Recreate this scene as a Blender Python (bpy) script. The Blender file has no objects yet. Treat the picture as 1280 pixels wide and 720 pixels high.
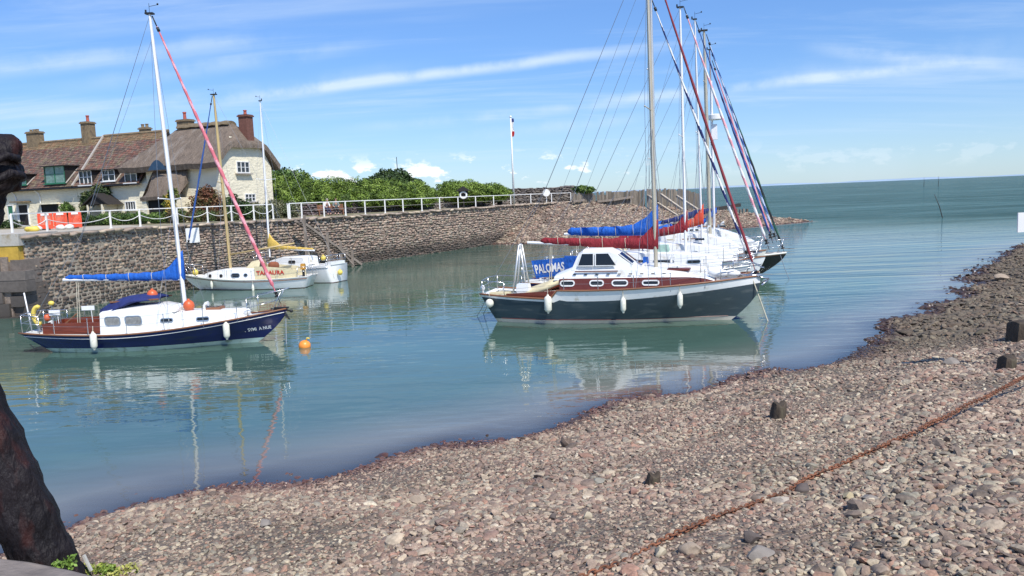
import bpy, bmesh, math, random
import numpy as np
from mathutils import Vector, Matrix
random.seed(7); rng = np.random.default_rng(11)
PI = math.pi
scene = bpy.context.scene
COL = scene.collection
rad = math.radians

# ------------------------------------------------------------------ camera model
F = 1000.0; H = 4.5
ROL = rad(2.33); PIT = math.atan(0.115*math.cos(ROL))
FW = Vector((0, math.cos(PIT), -math.sin(PIT))); U0 = Vector((0, math.sin(PIT), math.cos(PIT))); R0 = Vector((1, 0, 0))
CR = R0*math.cos(ROL) - U0*math.sin(ROL); CU = R0*math.sin(ROL) + U0*math.cos(ROL)
CAM = Vector((0, 0, H))
def ray(px, py): return FW + CR*((px-640)/F) - CU*((py-360)/F)
def gnd(px, py, z=0.0):
    d = ray(px, py); return CAM + d*((z-H)/d.z)
def atY(px, py, Y):
    d = ray(px, py); return CAM + d*(Y/d.y)
def proj(p):
    d = Vector(p)-CAM; w = d.dot(FW); return 640+F*d.dot(CR)/w, 360-F*d.dot(CU)/w
def zfor(x, y, py):
    a, b = -5., 60.
    for _ in range(40):
        m = (a+b)/2
        if proj((x, y, m))[1] > py: a = m
        else: b = m
    return a
cd = bpy.data.cameras.new('camera'); cam = bpy.data.objects.new('camera', cd); COL.objects.link(cam)
cd.sensor_width = 36; cd.lens = 36*F/1280; cd.clip_start = .1; cd.clip_end = 80000
M = Matrix((CR, CU, -FW)).transposed().to_4x4(); M.translation = CAM; cam.matrix_world = M
scene.camera = cam

# ------------------------------------------------------------------ tagging
def tag(o, label=None, cat=None, group=None, kind=None):
    if label: o['label'] = label
    if cat: o['category'] = cat
    if group: o['group'] = group
    if kind: o['kind'] = kind
    return o
def thing(name, label, cat, loc=(0, 0, 0), rz=0, group=None):
    o = bpy.data.objects.new(name, None); COL.objects.link(o); o.empty_display_size = .2
    o.location = loc; o.rotation_euler = (0, 0, rz)
    return tag(o, label, cat, group)
def copy_tree(o, parent=None):
    c = o.copy(); COL.objects.link(c); c.parent = parent
    for ch in list(o.children): copy_tree(ch, c)
    return c

# ------------------------------------------------------------------ materials
MATS = {}
def nn(nt, t, x=0, y=0, **kw):
    n = nt.nodes.new(t)
    for k, v in kw.items(): setattr(n, k, v)
    return n
def pm(name, rgb, rough=.6, metal=0, var=.18, vs=3, bump=.0, bs=25, col=False, coat=0, dirt=None, ds=2, dth=.55, spec=.5, stretch=(1,1,1), disp=.02, detail=4):
    """principled with two-scale noise tint, optional dirt patches and bump; col -> multiply by 'col' attribute"""
    if name in MATS: return MATS[name]
    m = bpy.data.materials.new(name); m.use_nodes = True; nt = m.node_tree; L = nt.links
    b = nt.nodes['Principled BSDF']; b.inputs['Roughness'].default_value = rough; b.inputs['Metallic'].default_value = metal
    b.inputs['Coat Weight'].default_value = coat; b.inputs['Specular IOR Level'].default_value = spec
    tc = nn(nt, 'ShaderNodeTexCoord'); mp = nn(nt, 'ShaderNodeMapping'); mp.inputs['Scale'].default_value = stretch
    L.new(tc.outputs['Object'], mp.inputs[0])
    no = nn(nt, 'ShaderNodeTexNoise'); no.inputs['Scale'].default_value = vs; no.inputs['Detail'].default_value = detail
    L.new(mp.outputs[0], no.inputs[0])
    mr = nn(nt, 'ShaderNodeMapRange'); mr.inputs[1].default_value = .25; mr.inputs[2].default_value = .75
    mr.inputs[3].default_value = 1-var; mr.inputs[4].default_value = 1+var; L.new(no.outputs[0], mr.inputs[0])
    base = nn(nt, 'ShaderNodeVectorMath', operation='SCALE')
    if col:
        at = nn(nt, 'ShaderNodeAttribute', attribute_name='col')
        mx = nn(nt, 'ShaderNodeVectorMath', operation='MULTIPLY'); L.new(at.outputs['Vector'], mx.inputs[0]); mx.inputs[1].default_value = rgb
        L.new(mx.outputs[0], base.inputs[0])
    else: base.inputs[0].default_value = rgb
    L.new(mr.outputs[0], base.inputs['Scale'])
    out = base.outputs[0]
    if dirt:
        n2 = nn(nt, 'ShaderNodeTexNoise'); n2.inputs['Scale'].default_value = ds; n2.inputs['Detail'].default_value = 6; L.new(mp.outputs[0], n2.inputs[0])
        r2 = nn(nt, 'ShaderNodeMapRange'); r2.inputs[1].default_value = dth; r2.inputs[2].default_value = dth+.12; L.new(n2.outputs[0], r2.inputs[0])
        mm = nn(nt, 'ShaderNodeMix', data_type='RGBA'); L.new(r2.outputs[0], mm.inputs[0]); L.new(out, mm.inputs[6]); mm.inputs[7].default_value = (*dirt, 1)
        out = mm.outputs[2]
    L.new(out, b.inputs['Base Color'])
    if bump:
        n3 = nn(nt, 'ShaderNodeTexNoise'); n3.inputs['Scale'].default_value = bs; n3.inputs['Detail'].default_value = 5; L.new(mp.outputs[0], n3.inputs[0])
        bp = nn(nt, 'ShaderNodeBump'); bp.inputs['Strength'].default_value = bump; bp.inputs['Distance'].default_value = disp
        L.new(n3.outputs[0], bp.inputs['Height']); L.new(bp.outputs[0], b.inputs['Normal'])
    MATS[name] = m; return m

# ------------------------------------------------------------------ mesh builder
class MB:
    def __init__(s, off=(0, 0, 0)): s.v = []; s.f = []; s.m = []; s.c = []; s.off = Vector(off); s.nocol = True
    def add(s, vs, fs, mi=0, col=None):
        b = len(s.v); s.v += [tuple(p) for p in vs]; s.f += [tuple(i+b for i in f) for f in fs]; s.m += [mi]*len(fs)
        if col is not None: s.nocol = False
        s.c += [tuple(col) if col is not None else (1, 1, 1)]*len(vs)
        return s
    def box(s, c, d, mi=0, rz=0, col=None, taper=1.0):
        x, y, z = d[0]/2, d[1]/2, d[2]/2; cs, sn = math.cos(rz), math.sin(rz); vs = []
        for sz in (-1, 1):
            k = taper if sz > 0 else 1
            for sx, sy in ((-1, -1), (1, -1), (1, 1), (-1, 1)):
                a, b_ = sx*x*k, sy*y*k; vs.append((c[0]+a*cs-b_*sn, c[1]+a*sn+b_*cs, c[2]+sz*z))
        return s.add(vs, [(3, 2, 1, 0), (4, 5, 6, 7), (0, 1, 5, 4), (1, 2, 6, 5), (2, 3, 7, 6), (3, 0, 4, 7)], mi, col)
    def beam(s, p, q, w, h, mi=0, col=None, up=(0, 0, 1)):
        p, q = Vector(p), Vector(q); t = (q-p).normalized(); sd = t.cross(Vector(up))
        if sd.length < 1e-4: sd = t.cross(Vector((0, 1, 0)))
        sd.normalize(); u = sd.cross(t).normalized(); vs = []
        for o in (p, q):
            for a, b_ in ((-1, -1), (1, -1), (1, 1), (-1, 1)): vs.append(o+sd*(a*w/2)+u*(b_*h/2))
        return s.add(vs, [(0, 1, 2, 3), (7, 6, 5, 4), (0, 4, 5, 1), (1, 5, 6, 2), (2, 6, 7, 3), (3, 7, 4, 0)], mi, col)
    def tube(s, pts, r, n=8, mi=0, col=None, closed=False, spiral=None, sx=1.0):
        P = [Vector(p) for p in pts]; N = len(P)
        R = list(r) if hasattr(r, '__len__') else [r]*N
        T = []
        for i in range(N):
            if closed: t = P[(i+1) % N]-P[i-1]
            else: t = P[min(i+1, N-1)]-P[max(i-1, 0)]
            T.append(t.normalized())
        a = T[0].cross(Vector((0, 0, 1)))
        if a.length < .1: a = T[0].cross(Vector((0, 1, 0)))
        a.normalize(); vs = []; fs = []; mis = []
        for i in range(N):
            a = (a - T[i]*a.dot(T[i])).normalized(); b_ = T[i].cross(a)
            for k in range(n):
                an = 2*PI*k/n; vs.append(P[i]+a*(math.cos(an)*R[i]*sx)+b_*(math.sin(an)*R[i]))
        for i in range(N if closed else N-1):
            j = (i+1) % N
            for k in range(n):
                fs.append((i*n+k, i*n+(k+1) % n, j*n+(k+1) % n, j*n+k))
                mis.append(mi if spiral is None else (mi if ((k + i*spiral[0]) % n) < spiral[1] else mi+1))
        if not closed: fs.append(tuple(range(n-1, -1, -1))); fs.append(tuple((N-1)*n+k for k in range(n))); mis += [mi, mi]
        b0 = len(s.m); s.add(vs, fs, mi, col); s.m[b0:] = mis
        return s
    def ball(s, c, r, mi=0, nu=12, nv=8, col=None, jit=0):
        if not hasattr(r, '__len__'): r = (r, r, r)
        vs = [(c[0], c[1], c[2]-r[2])]
        for i in range(1, nv):
            ph = -PI/2+PI*i/nv
            for k in range(nu):
                th = 2*PI*k/nu; j = 1+random.uniform(-jit, jit)
                vs.append((c[0]+r[0]*math.cos(ph)*math.cos(th)*j, c[1]+r[1]*math.cos(ph)*math.sin(th)*j, c[2]+r[2]*math.sin(ph)*j))
        vs.append((c[0], c[1], c[2]+r[2])); fs = []
        for k in range(nu): fs.append((0, 1+(k+1) % nu, 1+k))
        for i in range(nv-2):
            for k in range(nu):
                a = 1+i*nu+k; b_ = 1+i*nu+(k+1) % nu; fs.append((a, b_, b_+nu, a+nu))
        t = len(vs)-1; o = 1+(nv-2)*nu
        for k in range(nu): fs.append((o+k, o+(k+1) % nu, t))
        return s.add(vs, fs, mi, col)
    def loft(s, secs, mi=0, closed=True, caps=True, mis=None, col=None):
        n = len(secs[0]); vs = [p for sec in secs for p in sec]; fs = []; ml = []
        for i in range(len(secs)-1):
            for k in range(n if closed else n-1):
                j = (k+1) % n; fs.append((i*n+k, i*n+j, (i+1)*n+j, (i+1)*n+k)); ml.append(mi if mis is None else mis[k])
        if caps: fs.append(tuple(range(n-1, -1, -1))); fs.append(tuple((len(secs)-1)*n+k for k in range(n))); ml += [mi if mis is None else mis[0]]*2
        b0 = len(s.m); s.add(vs, fs, mi, col); s.m[b0:] = ml
        return s
    def prism(s, poly, d, mi=0, col=None):
        n = len(poly); d = Vector(d); vs = [Vector(p) for p in poly]+[Vector(p)+d for p in poly]
        fs = [tuple(range(n)), tuple(range(2*n-1, n-1, -1))]+[(i, n+i, n+(i+1) % n, (i+1) % n) for i in range(n)]
        return s.add(vs, fs, mi, col)
    def build(s, name, mats, parent=None, smooth=False, fix=True):
        if not isinstance(mats, (list, tuple)): mats = [mats]
        me = bpy.data.meshes.new(name); o = s.off
        me.from_pydata([(v[0]-o.x, v[1]-o.y, v[2]-o.z) for v in s.v], [], s.f)
        for m in mats: me.materials.append(m)
        me.polygons.foreach_set('material_index', s.m)
        if not s.nocol:
            at = me.attributes.new('col', 'FLOAT_COLOR', 'POINT')
            at.data.foreach_set('color', np.c_[np.array(s.c, dtype=np.float32), np.ones(len(s.c), dtype=np.float32)].ravel())
        if fix and len(s.v) < 60000:
            bm = bmesh.new(); bm.from_mesh(me); bmesh.ops.recalc_face_normals(bm, faces=bm.faces); bm.to_mesh(me); bm.free()
        if smooth is True: me.polygons.foreach_set('use_smooth', [True]*len(me.polygons))
        elif smooth: me.polygons.foreach_set('use_smooth', [True]*len(me.polygons)); me.set_sharp_from_angle(angle=rad(smooth))
        ob = bpy.data.objects.new(name, me); COL.objects.link(ob)
        if parent is not None: ob.parent = parent
        else: ob.location = o
        return ob
def np_mesh(name, V, Fq, mats, col=None, smooth=False, parent=None, off=(0, 0, 0), mi=None):
    V = np.asarray(V, dtype=np.float32)-np.asarray(off, dtype=np.float32); Fq = np.asarray(Fq, dtype=np.int32); k = Fq.shape[1]
    me = bpy.data.meshes.new(name); me.vertices.add(len(V)); me.vertices.foreach_set('co', V.ravel())
    me.loops.add(Fq.size); me.loops.foreach_set('vertex_index', Fq.ravel()); me.polygons.add(len(Fq))
    me.polygons.foreach_set('loop_start', np.arange(len(Fq), dtype=np.int32)*k)
    if not isinstance(mats, (list, tuple)): mats = [mats]
    for m in mats: me.materials.append(m)
    if mi is not None: me.polygons.foreach_set('material_index', np.asarray(mi, dtype=np.int32))
    me.polygons.foreach_set('use_smooth', [bool(smooth)]*len(Fq)); me.update(calc_edges=True)
    if col is not None:
        at = me.attributes.new('col', 'FLOAT_COLOR', 'POINT'); at.data.foreach_set('color', np.c_[np.asarray(col, dtype=np.float32), np.ones(len(V), dtype=np.float32)].ravel())
    ob = bpy.data.objects.new(name, me); COL.objects.link(ob)
    if parent is not None: ob.parent = parent
    else: ob.location = off
    return ob

def text_mesh(body, size, bold=0.0):
    cu = bpy.data.curves.new('t', 'FONT'); cu.body = body; cu.size = size; cu.offset = bold; cu.resolution_u = 3
    o = bpy.data.objects.new('t', cu); COL.objects.link(o); bpy.context.view_layer.update()
    me = bpy.data.meshes.new_from_object(o.evaluated_get(bpy.context.evaluated_depsgraph_get()))
    vs = [tuple(v.co) for v in me.vertices]; fs = [tuple(p.vertices) for p in me.polygons]
    bpy.data.objects.remove(o); bpy.data.meshes.remove(me); bpy.data.curves.remove(cu)
    return vs, fs

# rounded stone block template (26 verts, 24 quads)
def _tmpl():
    idx = {}; V = []
    for x in (-1, 0, 1):
        for y in (-1, 0, 1):
            for z in (-1, 0, 1):
                if (x, y, z) == (0, 0, 0): continue
                idx[(x, y, z)] = len(V); k = abs(x)+abs(y)+abs(z); s = {1: 1.04, 2: .9, 3: .76}[k]; V.append((x*s, y*s, z*s))
    Fq = []
    for ax in range(3):
        for sg in (-1, 1):
            a, b = [i for i in range(3) if i != ax]
            for i in (-1, 0):
                for j in (-1, 0):
                    q = []
                    for (u, w) in ((i, j), (i+1, j), (i+1, j+1), (i, j+1)):
                        p = [0, 0, 0]; p[ax] = sg; p[a] = u; p[b] = w; q.append(idx[tuple(p)])
                    flip = (sg < 0) ^ (ax == 1)
                    Fq.append(q[::-1] if flip else q)
    return np.array(V), np.array(Fq)
TV, TF = _tmpl()
def stones(centers, axes_t, axes_n, halfs, cols, jit=.12, sharp=False):
    """centers Nx3, tangent Nx2 (xy), normal Nx2, halfs Nx3 (along, out, up) -> V, F, C"""
    n = len(centers); T_ = np.sign(TV) if sharp else TV; L = np.repeat(T_[None], n, 0)*(1+rng.uniform(-jit, jit, (n, 26, 3)))
    L = L*halfs[:, None, :]
    a = rng.normal(0, .004 if sharp else .09, n); ca, sa = np.cos(a)[:, None], np.sin(a)[:, None]
    u = L[:, :, 0]*ca - L[:, :, 2]*sa; w = L[:, :, 0]*sa + L[:, :, 2]*ca; o = L[:, :, 1]
    V = np.empty((n, 26, 3)); V[:, :, 0] = centers[:, None, 0]+u*axes_t[:, None, 0]+o*axes_n[:, None, 0]
    V[:, :, 1] = centers[:, None, 1]+u*axes_t[:, None, 1]+o*axes_n[:, None, 1]; V[:, :, 2] = centers[:, None, 2]+w
    Fq = TF[None]+np.arange(n)[:, None, None]*26
    return V.reshape(-1, 3), Fq.reshape(-1, 4), np.repeat(cols, 26, 0)
def wall_stones(p0, p1, n, z0, z1a, z1b, cw=(.22, .55), ch=(.13, .22), proud=.06, pal=None, gap=.93, depth=.12, top_rag=0, sharp=False, sub=1):
    """courses of rubble between two plan points, n = outward normal (xy)"""
    p0 = np.array(p0[:2]); p1 = np.array(p1[:2]); L = np.linalg.norm(p1-p0); t = (p1-p0)/L; n = np.array(n)
    C = []; Hh = []; z = z0
    while z < max(z1a, z1b):
        h = rng.uniform(*ch); x = rng.uniform(-.3, 0)
        while x < L:
            w = rng.uniform(*cw); xc = x+w/2
            top = z1a+(z1b-z1a)*min(max(xc/L, 0), 1)+rng.uniform(-top_rag, top_rag)
            if 0 < xc < L and z+h*.6 < top:
                hh = h*(rng.uniform(.8, 1.08) if not sharp else .985); o = rng.uniform(-.5, 1)*proud
                C.append((p0[0]+t[0]*xc+n[0]*o, p0[1]+t[1]*xc+n[1]*o, z+h/2+(0 if sharp else rng.uniform(-.035, .035)))); Hh.append((w/2*gap, depth, hh/2*gap))
            x += w
        z += h
    C = np.array(C); Hh = np.array(Hh); N = len(C)
    pal = np.array(pal if pal is not None else [(.9, .82, .76), (.78, .68, .64), (1.12, 1.02, .92), (.62, .55, .52), (.98, .84, .76), (.88, .88, .84), (.72, .72, .62)])
    cols = pal[rng.integers(0, len(pal), N)]*rng.uniform(.74, 1.2, (N, 1))
    return stones(C, np.repeat(t[None], N, 0), np.repeat(n[None], N, 0), Hh, cols, jit=.015 if sharp else .17, sharp=sharp)
def merge(parts):
    V = []; Fq = []; C = []; b = 0
    for v, f, c in parts: V.append(v); Fq.append(f+b); C.append(c); b += len(v)
    return np.concatenate(V), np.concatenate(Fq), np.concatenate(C)

def leaves(blobs, n, size, pal, shell=.35, up=.3):
    """blobs: (x,y,z,rx,ry,rz); leaf sized quads through the outer part of each blob's volume"""
    B = np.array(blobs, float); wts = (B[:, 3]*B[:, 4]+B[:, 4]*B[:, 5]+B[:, 3]*B[:, 5]); wts /= wts.sum()
    k = rng.choice(len(B), n, p=wts); d = rng.normal(0, 1, (n, 3)); d /= np.linalg.norm(d, axis=1)[:, None]
    # lumpy radius
    lump = 1+.16*np.sin(d[:, 0]*5+k*1.7)*np.cos(d[:, 1]*6+k)+.12*np.sin(d[:, 2]*9+d[:, 0]*7+k*2.1)
    r = (1-shell*rng.random(n)**1.5)*lump
    P = B[k, :3]+d*r[:, None]*B[k, 3:6]
    nrm = d*.6+rng.normal(0, .6, (n, 3)); nrm[:, 2] += up; nrm /= np.linalg.norm(nrm, axis=1)[:, None]
    a = np.cross(nrm, rng.normal(0, 1, (n, 3))); a /= np.linalg.norm(a, axis=1)[:, None]; b = np.cross(nrm, a)
    s = size*rng.uniform(.6, 1.4, n)[:, None]
    V = np.stack([P-a*s*.6, P-b*s*.35+a*s*.1, P+a*s*.6, P+b*s*.35+a*s*.1], 1)
    pal = np.array(pal); clump = pal[(k*7+(np.floor(P[:, 0]*1.3)+np.floor(P[:, 2]*1.7)*3+np.floor(P[:, 1]*1.1)*5).astype(int)) % len(pal)]
    c = clump*rng.uniform(.7, 1.3, (n, 1))
    return V.reshape(-1, 3), np.arange(n*4).reshape(-1, 4), np.repeat(c, 4, 0)
LEAF = pm('leaf', (1, 1, 1), rough=.55, var=.1, vs=2, col=True, spec=.3)
BARK = pm('bark', (.11, .08, .06), rough=.9, var=.3, vs=8, bump=.6, bs=30)
def foliage(name, blobs, n, size, pal, parent=None, off=(0, 0, 0), core=.62, shell=.35):
    V, Fq, C = leaves(blobs, n, size, pal, shell)
    # inner dense core so that the mass is opaque
    m = MB()
    for b in blobs: m.ball(b[:3], (b[3]*core, b[4]*core, b[5]*core), nu=12, nv=8, jit=.1)
    cv = np.array(m.v); q = [f if len(f) == 4 else (f[0], f[1], f[2], f[2]) for f in m.f]
    # triangles at the poles are stored as thin quads
    q = np.array([f for f in m.f if len(f) == 4])
    cc = np.tile(np.array(pal[0])*.75, (len(cv), 1))
    V, Fq, C = merge([(V, Fq, C), (cv, q, cc)])
    return np_mesh(name, V, Fq, LEAF, col=C, parent=parent, off=off)
# ------------------------------------------------------------------ sky and sun
SAZ, SEL = rad(31), rad(54)                       # azimuth from -Y towards +X, elevation
sd = Vector((math.sin(SAZ)*math.cos(SEL), -math.cos(SAZ)*math.cos(SEL), math.sin(SEL)))
sl = bpy.data.lights.new('sun', 'SUN'); so = bpy.data.objects.new('sun', sl); COL.objects.link(so)
sl.energy = 4.2; sl.angle = rad(.53); sl.color = (1, .955, .88)
so.rotation_euler = sd.to_track_quat('Z', 'Y').to_euler(); so.location = (20, -20, 40)
W = bpy.data.worlds.new('World'); scene.world = W; W.use_nodes = True
nt = W.node_tree; L = nt.links; bg = nt.nodes['Background']; bg.inputs[1].default_value = .13
sky = nn(nt, 'ShaderNodeTexSky', sky_type='NISHITA'); sky.sun_disc = False; sky.sun_elevation = SEL
sky.sun_rotation = math.atan2(sd.x, sd.y); sky.air_density = 1.0; sky.dust_density = .15; sky.ozone_density = 2.6; sky.altitude = 0
tc = nn(nt, 'ShaderNodeTexCoord'); sp = nn(nt, 'ShaderNodeSeparateXYZ'); L.new(tc.outputs['Generated'], sp.inputs[0])
def mth(op, a, b=None, c=None, clamp=False):
    n = nn(nt, 'ShaderNodeMath', operation=op); n.use_clamp = clamp
    for i, v in enumerate((a, b, c)):
        if v is None: continue
        if hasattr(v, 'links'): L.new(v, n.inputs[i])
        else: n.inputs[i].default_value = v
    return n.outputs[0]
def mrange(v, a, b, c=0, d=1, smooth=True):
    n = nn(nt, 'ShaderNodeMapRange'); n.interpolation_type = 'SMOOTHSTEP' if smooth else 'LINEAR'
    L.new(v, n.inputs[0]); n.inputs[1].default_value = a; n.inputs[2].default_value = b; n.inputs[3].default_value = c; n.inputs[4].default_value = d
    return n.outputs[0]
def vnoise(vec, sc, det=5, rough=.55, dist=0):
    n = nn(nt, 'ShaderNodeTexNoise'); L.new(vec, n.inputs[0]); n.inputs['Scale'].default_value = sc; n.inputs['Detail'].default_value = det
    n.inputs['Roughness'].default_value = rough; n.inputs['Distortion'].default_value = dist; return n.outputs[0]
X, Y, Z = sp.outputs
skt = nn(nt, 'ShaderNodeVectorMath', operation='MULTIPLY'); L.new(sky.outputs[0], skt.inputs[0])
hz = nn(nt, 'ShaderNodeMix', data_type='RGBA'); L.new(mrange(Z, 0, .5), hz.inputs[0]); hz.inputs[6].default_value = (.45, .61, .86, 1); hz.inputs[7].default_value = (.66, .86, 1.16, 1); L.new(hz.outputs[2], skt.inputs[1])
zc = mth('MAXIMUM', Z, .03)
px_, py_ = mth('DIVIDE', X, mth('ADD', zc, .12)), mth('DIVIDE', Y, mth('ADD', zc, .12))
cb = nn(nt, 'ShaderNodeCombineXYZ'); L.new(px_, cb.inputs[0]); L.new(py_, cb.inputs[1])
# thin cirrus veils drawn out along one wind direction
mp = nn(nt, 'ShaderNodeMapping'); mp.inputs['Rotation'].default_value = (0, 0, rad(-14)); mp.inputs['Scale'].default_value = (.45, 1.7, 1); L.new(cb.outputs[0], mp.inputs[0])
ci = mrange(vnoise(mp.outputs[0], 1.3, 8, .62, .6), .47, .78)
mp2 = nn(nt, 'ShaderNodeMapping'); mp2.inputs['Rotation'].default_value = (0, 0, rad(-9)); mp2.inputs['Scale'].default_value = (.16, 1.0, 1); L.new(cb.outputs[0], mp2.inputs[0])
ci2 = mrange(vnoise(mp2.outputs[0], 2.1, 5, .5, .2), .5, .75)
veil = mth('MULTIPLY', mth('ADD', mth('MULTIPLY', ci, .36), mth('MULTIPLY', ci2, .34)), 1.0)
# long straight streaks: great circles through two seen directions each
nz = vnoise(tc.outputs['Generated'], 9, 6, .6)
def streak(a, b, width, lo, hi, amp):
    global veil
    da, db = ray(*a).normalized(), ray(*b).normalized(); n = da.cross(db).normalized(); al = (db-da).normalized()
    dot = nn(nt, 'ShaderNodeVectorMath', operation='DOT_PRODUCT'); L.new(tc.outputs['Generated'], dot.inputs[0]); dot.inputs[1].default_value = n
    d2 = nn(nt, 'ShaderNodeVectorMath', operation='DOT_PRODUCT'); L.new(tc.outputs['Generated'], d2.inputs[0]); d2.inputs[1].default_value = al
    off = mth('ABSOLUTE', mth('ADD', dot.outputs['Value'], mth('MULTIPLY', mth('SUBTRACT', nz, .5), width*1.2)))
    band = mrange(off, 0, width, 1, 0)
    sa, sb = da.dot(al), db.dot(al); w = (sb-sa)
    along = mth('MULTIPLY', mrange(d2.outputs['Value'], sa-w*lo, sa+w*.25, 0, 1), mrange(d2.outputs['Value'], sb-w*.25, sb+w*hi, 1, 0))
    veil = mth('ADD', veil, mth('MULTIPLY', mth('MULTIPLY', band, along), mth('MULTIPLY', mrange(nz, .3, .62), amp)))
streak((270, 126), (760, 68), .010, .1, .3, .8)
streak((460, 160), (800, 128), .010, .2, .2, .38)
streak((800, 122), (1180, 82), .009, .3, .2, .6)
streak((1010, 60), (1280, 88), .012, .1, .5, .38)
streak((0, 88), (330, 50), .015, .5, .3, .4)
streak((560, 172), (790, 150), .012, .2, .2, .4)
streak((60, 150), (470, 100), .02, .3, .3, .3)
streak((120, 105), (420, 62), .014, .3, .3, .3)
streak((960, 112), (1280, 60), .03, .3, .3, .18)
# small cumulus low over the horizon
cc = nn(nt, 'ShaderNodeCombineXYZ'); az = mth('ARCTAN2', X, Y)
L.new(mth('MULTIPLY', az, 1.0), cc.inputs[0]); L.new(mth('MULTIPLY', Z, 2.1), cc.inputs[1])
cn = vnoise(cc.outputs[0], 24, 6, .6)
big = vnoise(cc.outputs[0], 5, 2, .5)
elev = mth('MULTIPLY', mrange(Z, .010, .022, 0, 1), mrange(Z, .032, .062, 1, 0))
left = mrange(az, -.42, -.3, 0, 1); fade = mrange(az, .02, .22, 1, .12)
cum = mth('MULTIPLY', mth('MULTIPLY', mrange(mth('ADD', cn, mth('MULTIPLY', big, .35)), .70, .78), elev), mth('MULTIPLY', left, fade))
low = mrange(Z, 0, .16, .22, 0)                     # whitish air near the horizon
veil = mth('MULTIPLY', veil, mrange(Z, .02, .12, .35, 1))
veil = mth('MINIMUM', mth('ADD', veil, low), .85)
m1 = nn(nt, 'ShaderNodeMix', data_type='RGBA'); L.new(veil, m1.inputs[0]); L.new(skt.outputs[0], m1.inputs[6]); m1.inputs[7].default_value = (4.6, 5.5, 6.6, 1)
m2 = nn(nt, 'ShaderNodeMix', data_type='RGBA'); L.new(mth('MINIMUM', cum, .95), m2.inputs[0]); L.new(m1.outputs[2], m2.inputs[6]); m2.inputs[7].default_value = (7.0, 7.2, 7.5, 1)
L.new(m2.outputs[2], bg.inputs[0])
vs_ = scene.view_settings; vs_.view_transform = 'Standard'; vs_.look = 'None'; vs_.exposure = 0.35; vs_.gamma = 1; vs_.use_curve_mapping = False
scene.cycles.use_denoising = True
scene.cycles.max_bounces = 6; scene.cycles.transparent_max_bounces = 12

# ------------------------------------------------------------------ terrain
SH = np.array([(-400, -200), (-60, -12), (-20, 4.5), (-7.7, 9.9), (-6.5, 11.4), (-4.2, 12.6), (-1.8, 13.7), (-.1, 14.7), (3.1, 17.2), (5.8, 18.7), (9.2, 20.6), (10.3, 22.2),
               (11.9, 24.9), (14.5, 27.2), (17.6, 30.5), (22., 37.6), (30.5, 48.3), (34, 52), (48, 62), (95, 100), (400, 300), (900, 500)], float)
CREST = np.array([(6, 87, 3.6), (8.5, 88.3, 3.55), (15, 92, 2.75), (24, 95.5, 1.95), (31, 96.2, .95), (37, 97, -.12)], float)
def seg_dist(x, y, A, B):
    ab = B-A; t = np.clip(((x-A[0])*ab[0]+(y-A[1])*ab[1])/(ab[0]**2+ab[1]**2), 0, 1)
    dx, dy = x-(A[0]+ab[0]*t), y-(A[1]+ab[1]*t); return np.hypot(dx, dy), t, ab[0]*dy-ab[1]*dx
def height(x, y):
    x = np.asarray(x, float); y = np.asarray(y, float)
    best = np.full(x.shape, 1e9); sg = np.ones(x.shape)
    for a, b in zip(SH[:-1], SH[1:]):
        d, t, c = seg_dist(x, y, a, b); m = d < best; best = np.where(m, d, best); sg = np.where(m, -np.sign(c), sg)
    d = best*sg
    d = d + .22*np.sin(x*1.3+y*.7)*np.exp(-(d/3)**2) + .12*np.sin(x*3.1-y*2.2)*np.exp(-(d/2)**2)
    land = .165*np.minimum(d, 9)+.10*np.clip(d-9, 0, 6)+.01*np.clip(d-15, 0, 60)
    land = land+.035*np.sin(x*.9+y*1.7)+.03*np.sin(x*2.3-y*1.1)*np.minimum(np.maximum(d, 0)/2, 1)
    sea = np.maximum(.13*d, -1.6-.004*np.maximum(-d-12, 0)); sea = np.maximum(sea, -9)
    h = np.where(d > 0, land-.035*np.sin(x*.9+y*1.7)*np.exp(-np.abs(d)), sea)
    hb = np.full(x.shape, -99.)
    for a, b in zip(CREST[:-1], CREST[1:]):
        e, t, c = seg_dist(x, y, a[:2], b[:2]); cz = a[2]+(b[2]-a[2])*t
        k = np.where(c > 0, .5, .27); hb = np.maximum(hb, cz-k*e+np.minimum(.0, 0))
    hb += .08*np.sin(x*1.1+y*.4)+.05*np.sin(x*2.7-y*1.9)
    return np.maximum(h, hb)
def hit(px, py, lift=0.0):
    """where the line of sight meets the beach"""
    d = ray(px, py); t = 3.0; prev = t
    while t < 200:
        p = CAM+d*t
        if p.z-lift < float(height(p.x, p.y)): break
        prev = t; t += .1
    a, b = prev, t
    for _ in range(18):
        m = (a+b)/2; p = CAM+d*m
        if p.z-lift < float(height(p.x, p.y)): b = m
        else: a = m
    return CAM+d*b
def lines(lo, hi, step, far, g=1.35):
    a = list(np.arange(lo, hi+1e-6, step)); s = step
    up = [a[-1]]
    while up[-1] < far: s *= g; up.append(up[-1]+s)
    s = step; dn = [a[0]]
    while dn[-1] > -far: s *= g; dn.append(dn[-1]-s)
    return np.array(dn[:0:-1]+a+up[1:])
def grid(xs, ys, zf):
    Xg, Yg = np.meshgrid(xs, ys, indexing='ij'); Zg = zf(Xg, Yg); V = np.stack([Xg, Yg, Zg], -1).reshape(-1, 3)
    nx, ny = len(xs), len(ys); i = np.arange(nx-1)[:, None]*ny+np.arange(ny-1)[None]
    return V, np.stack([i, i+ny, i+ny+1, i+1], -1).reshape(-1, 4)

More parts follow.
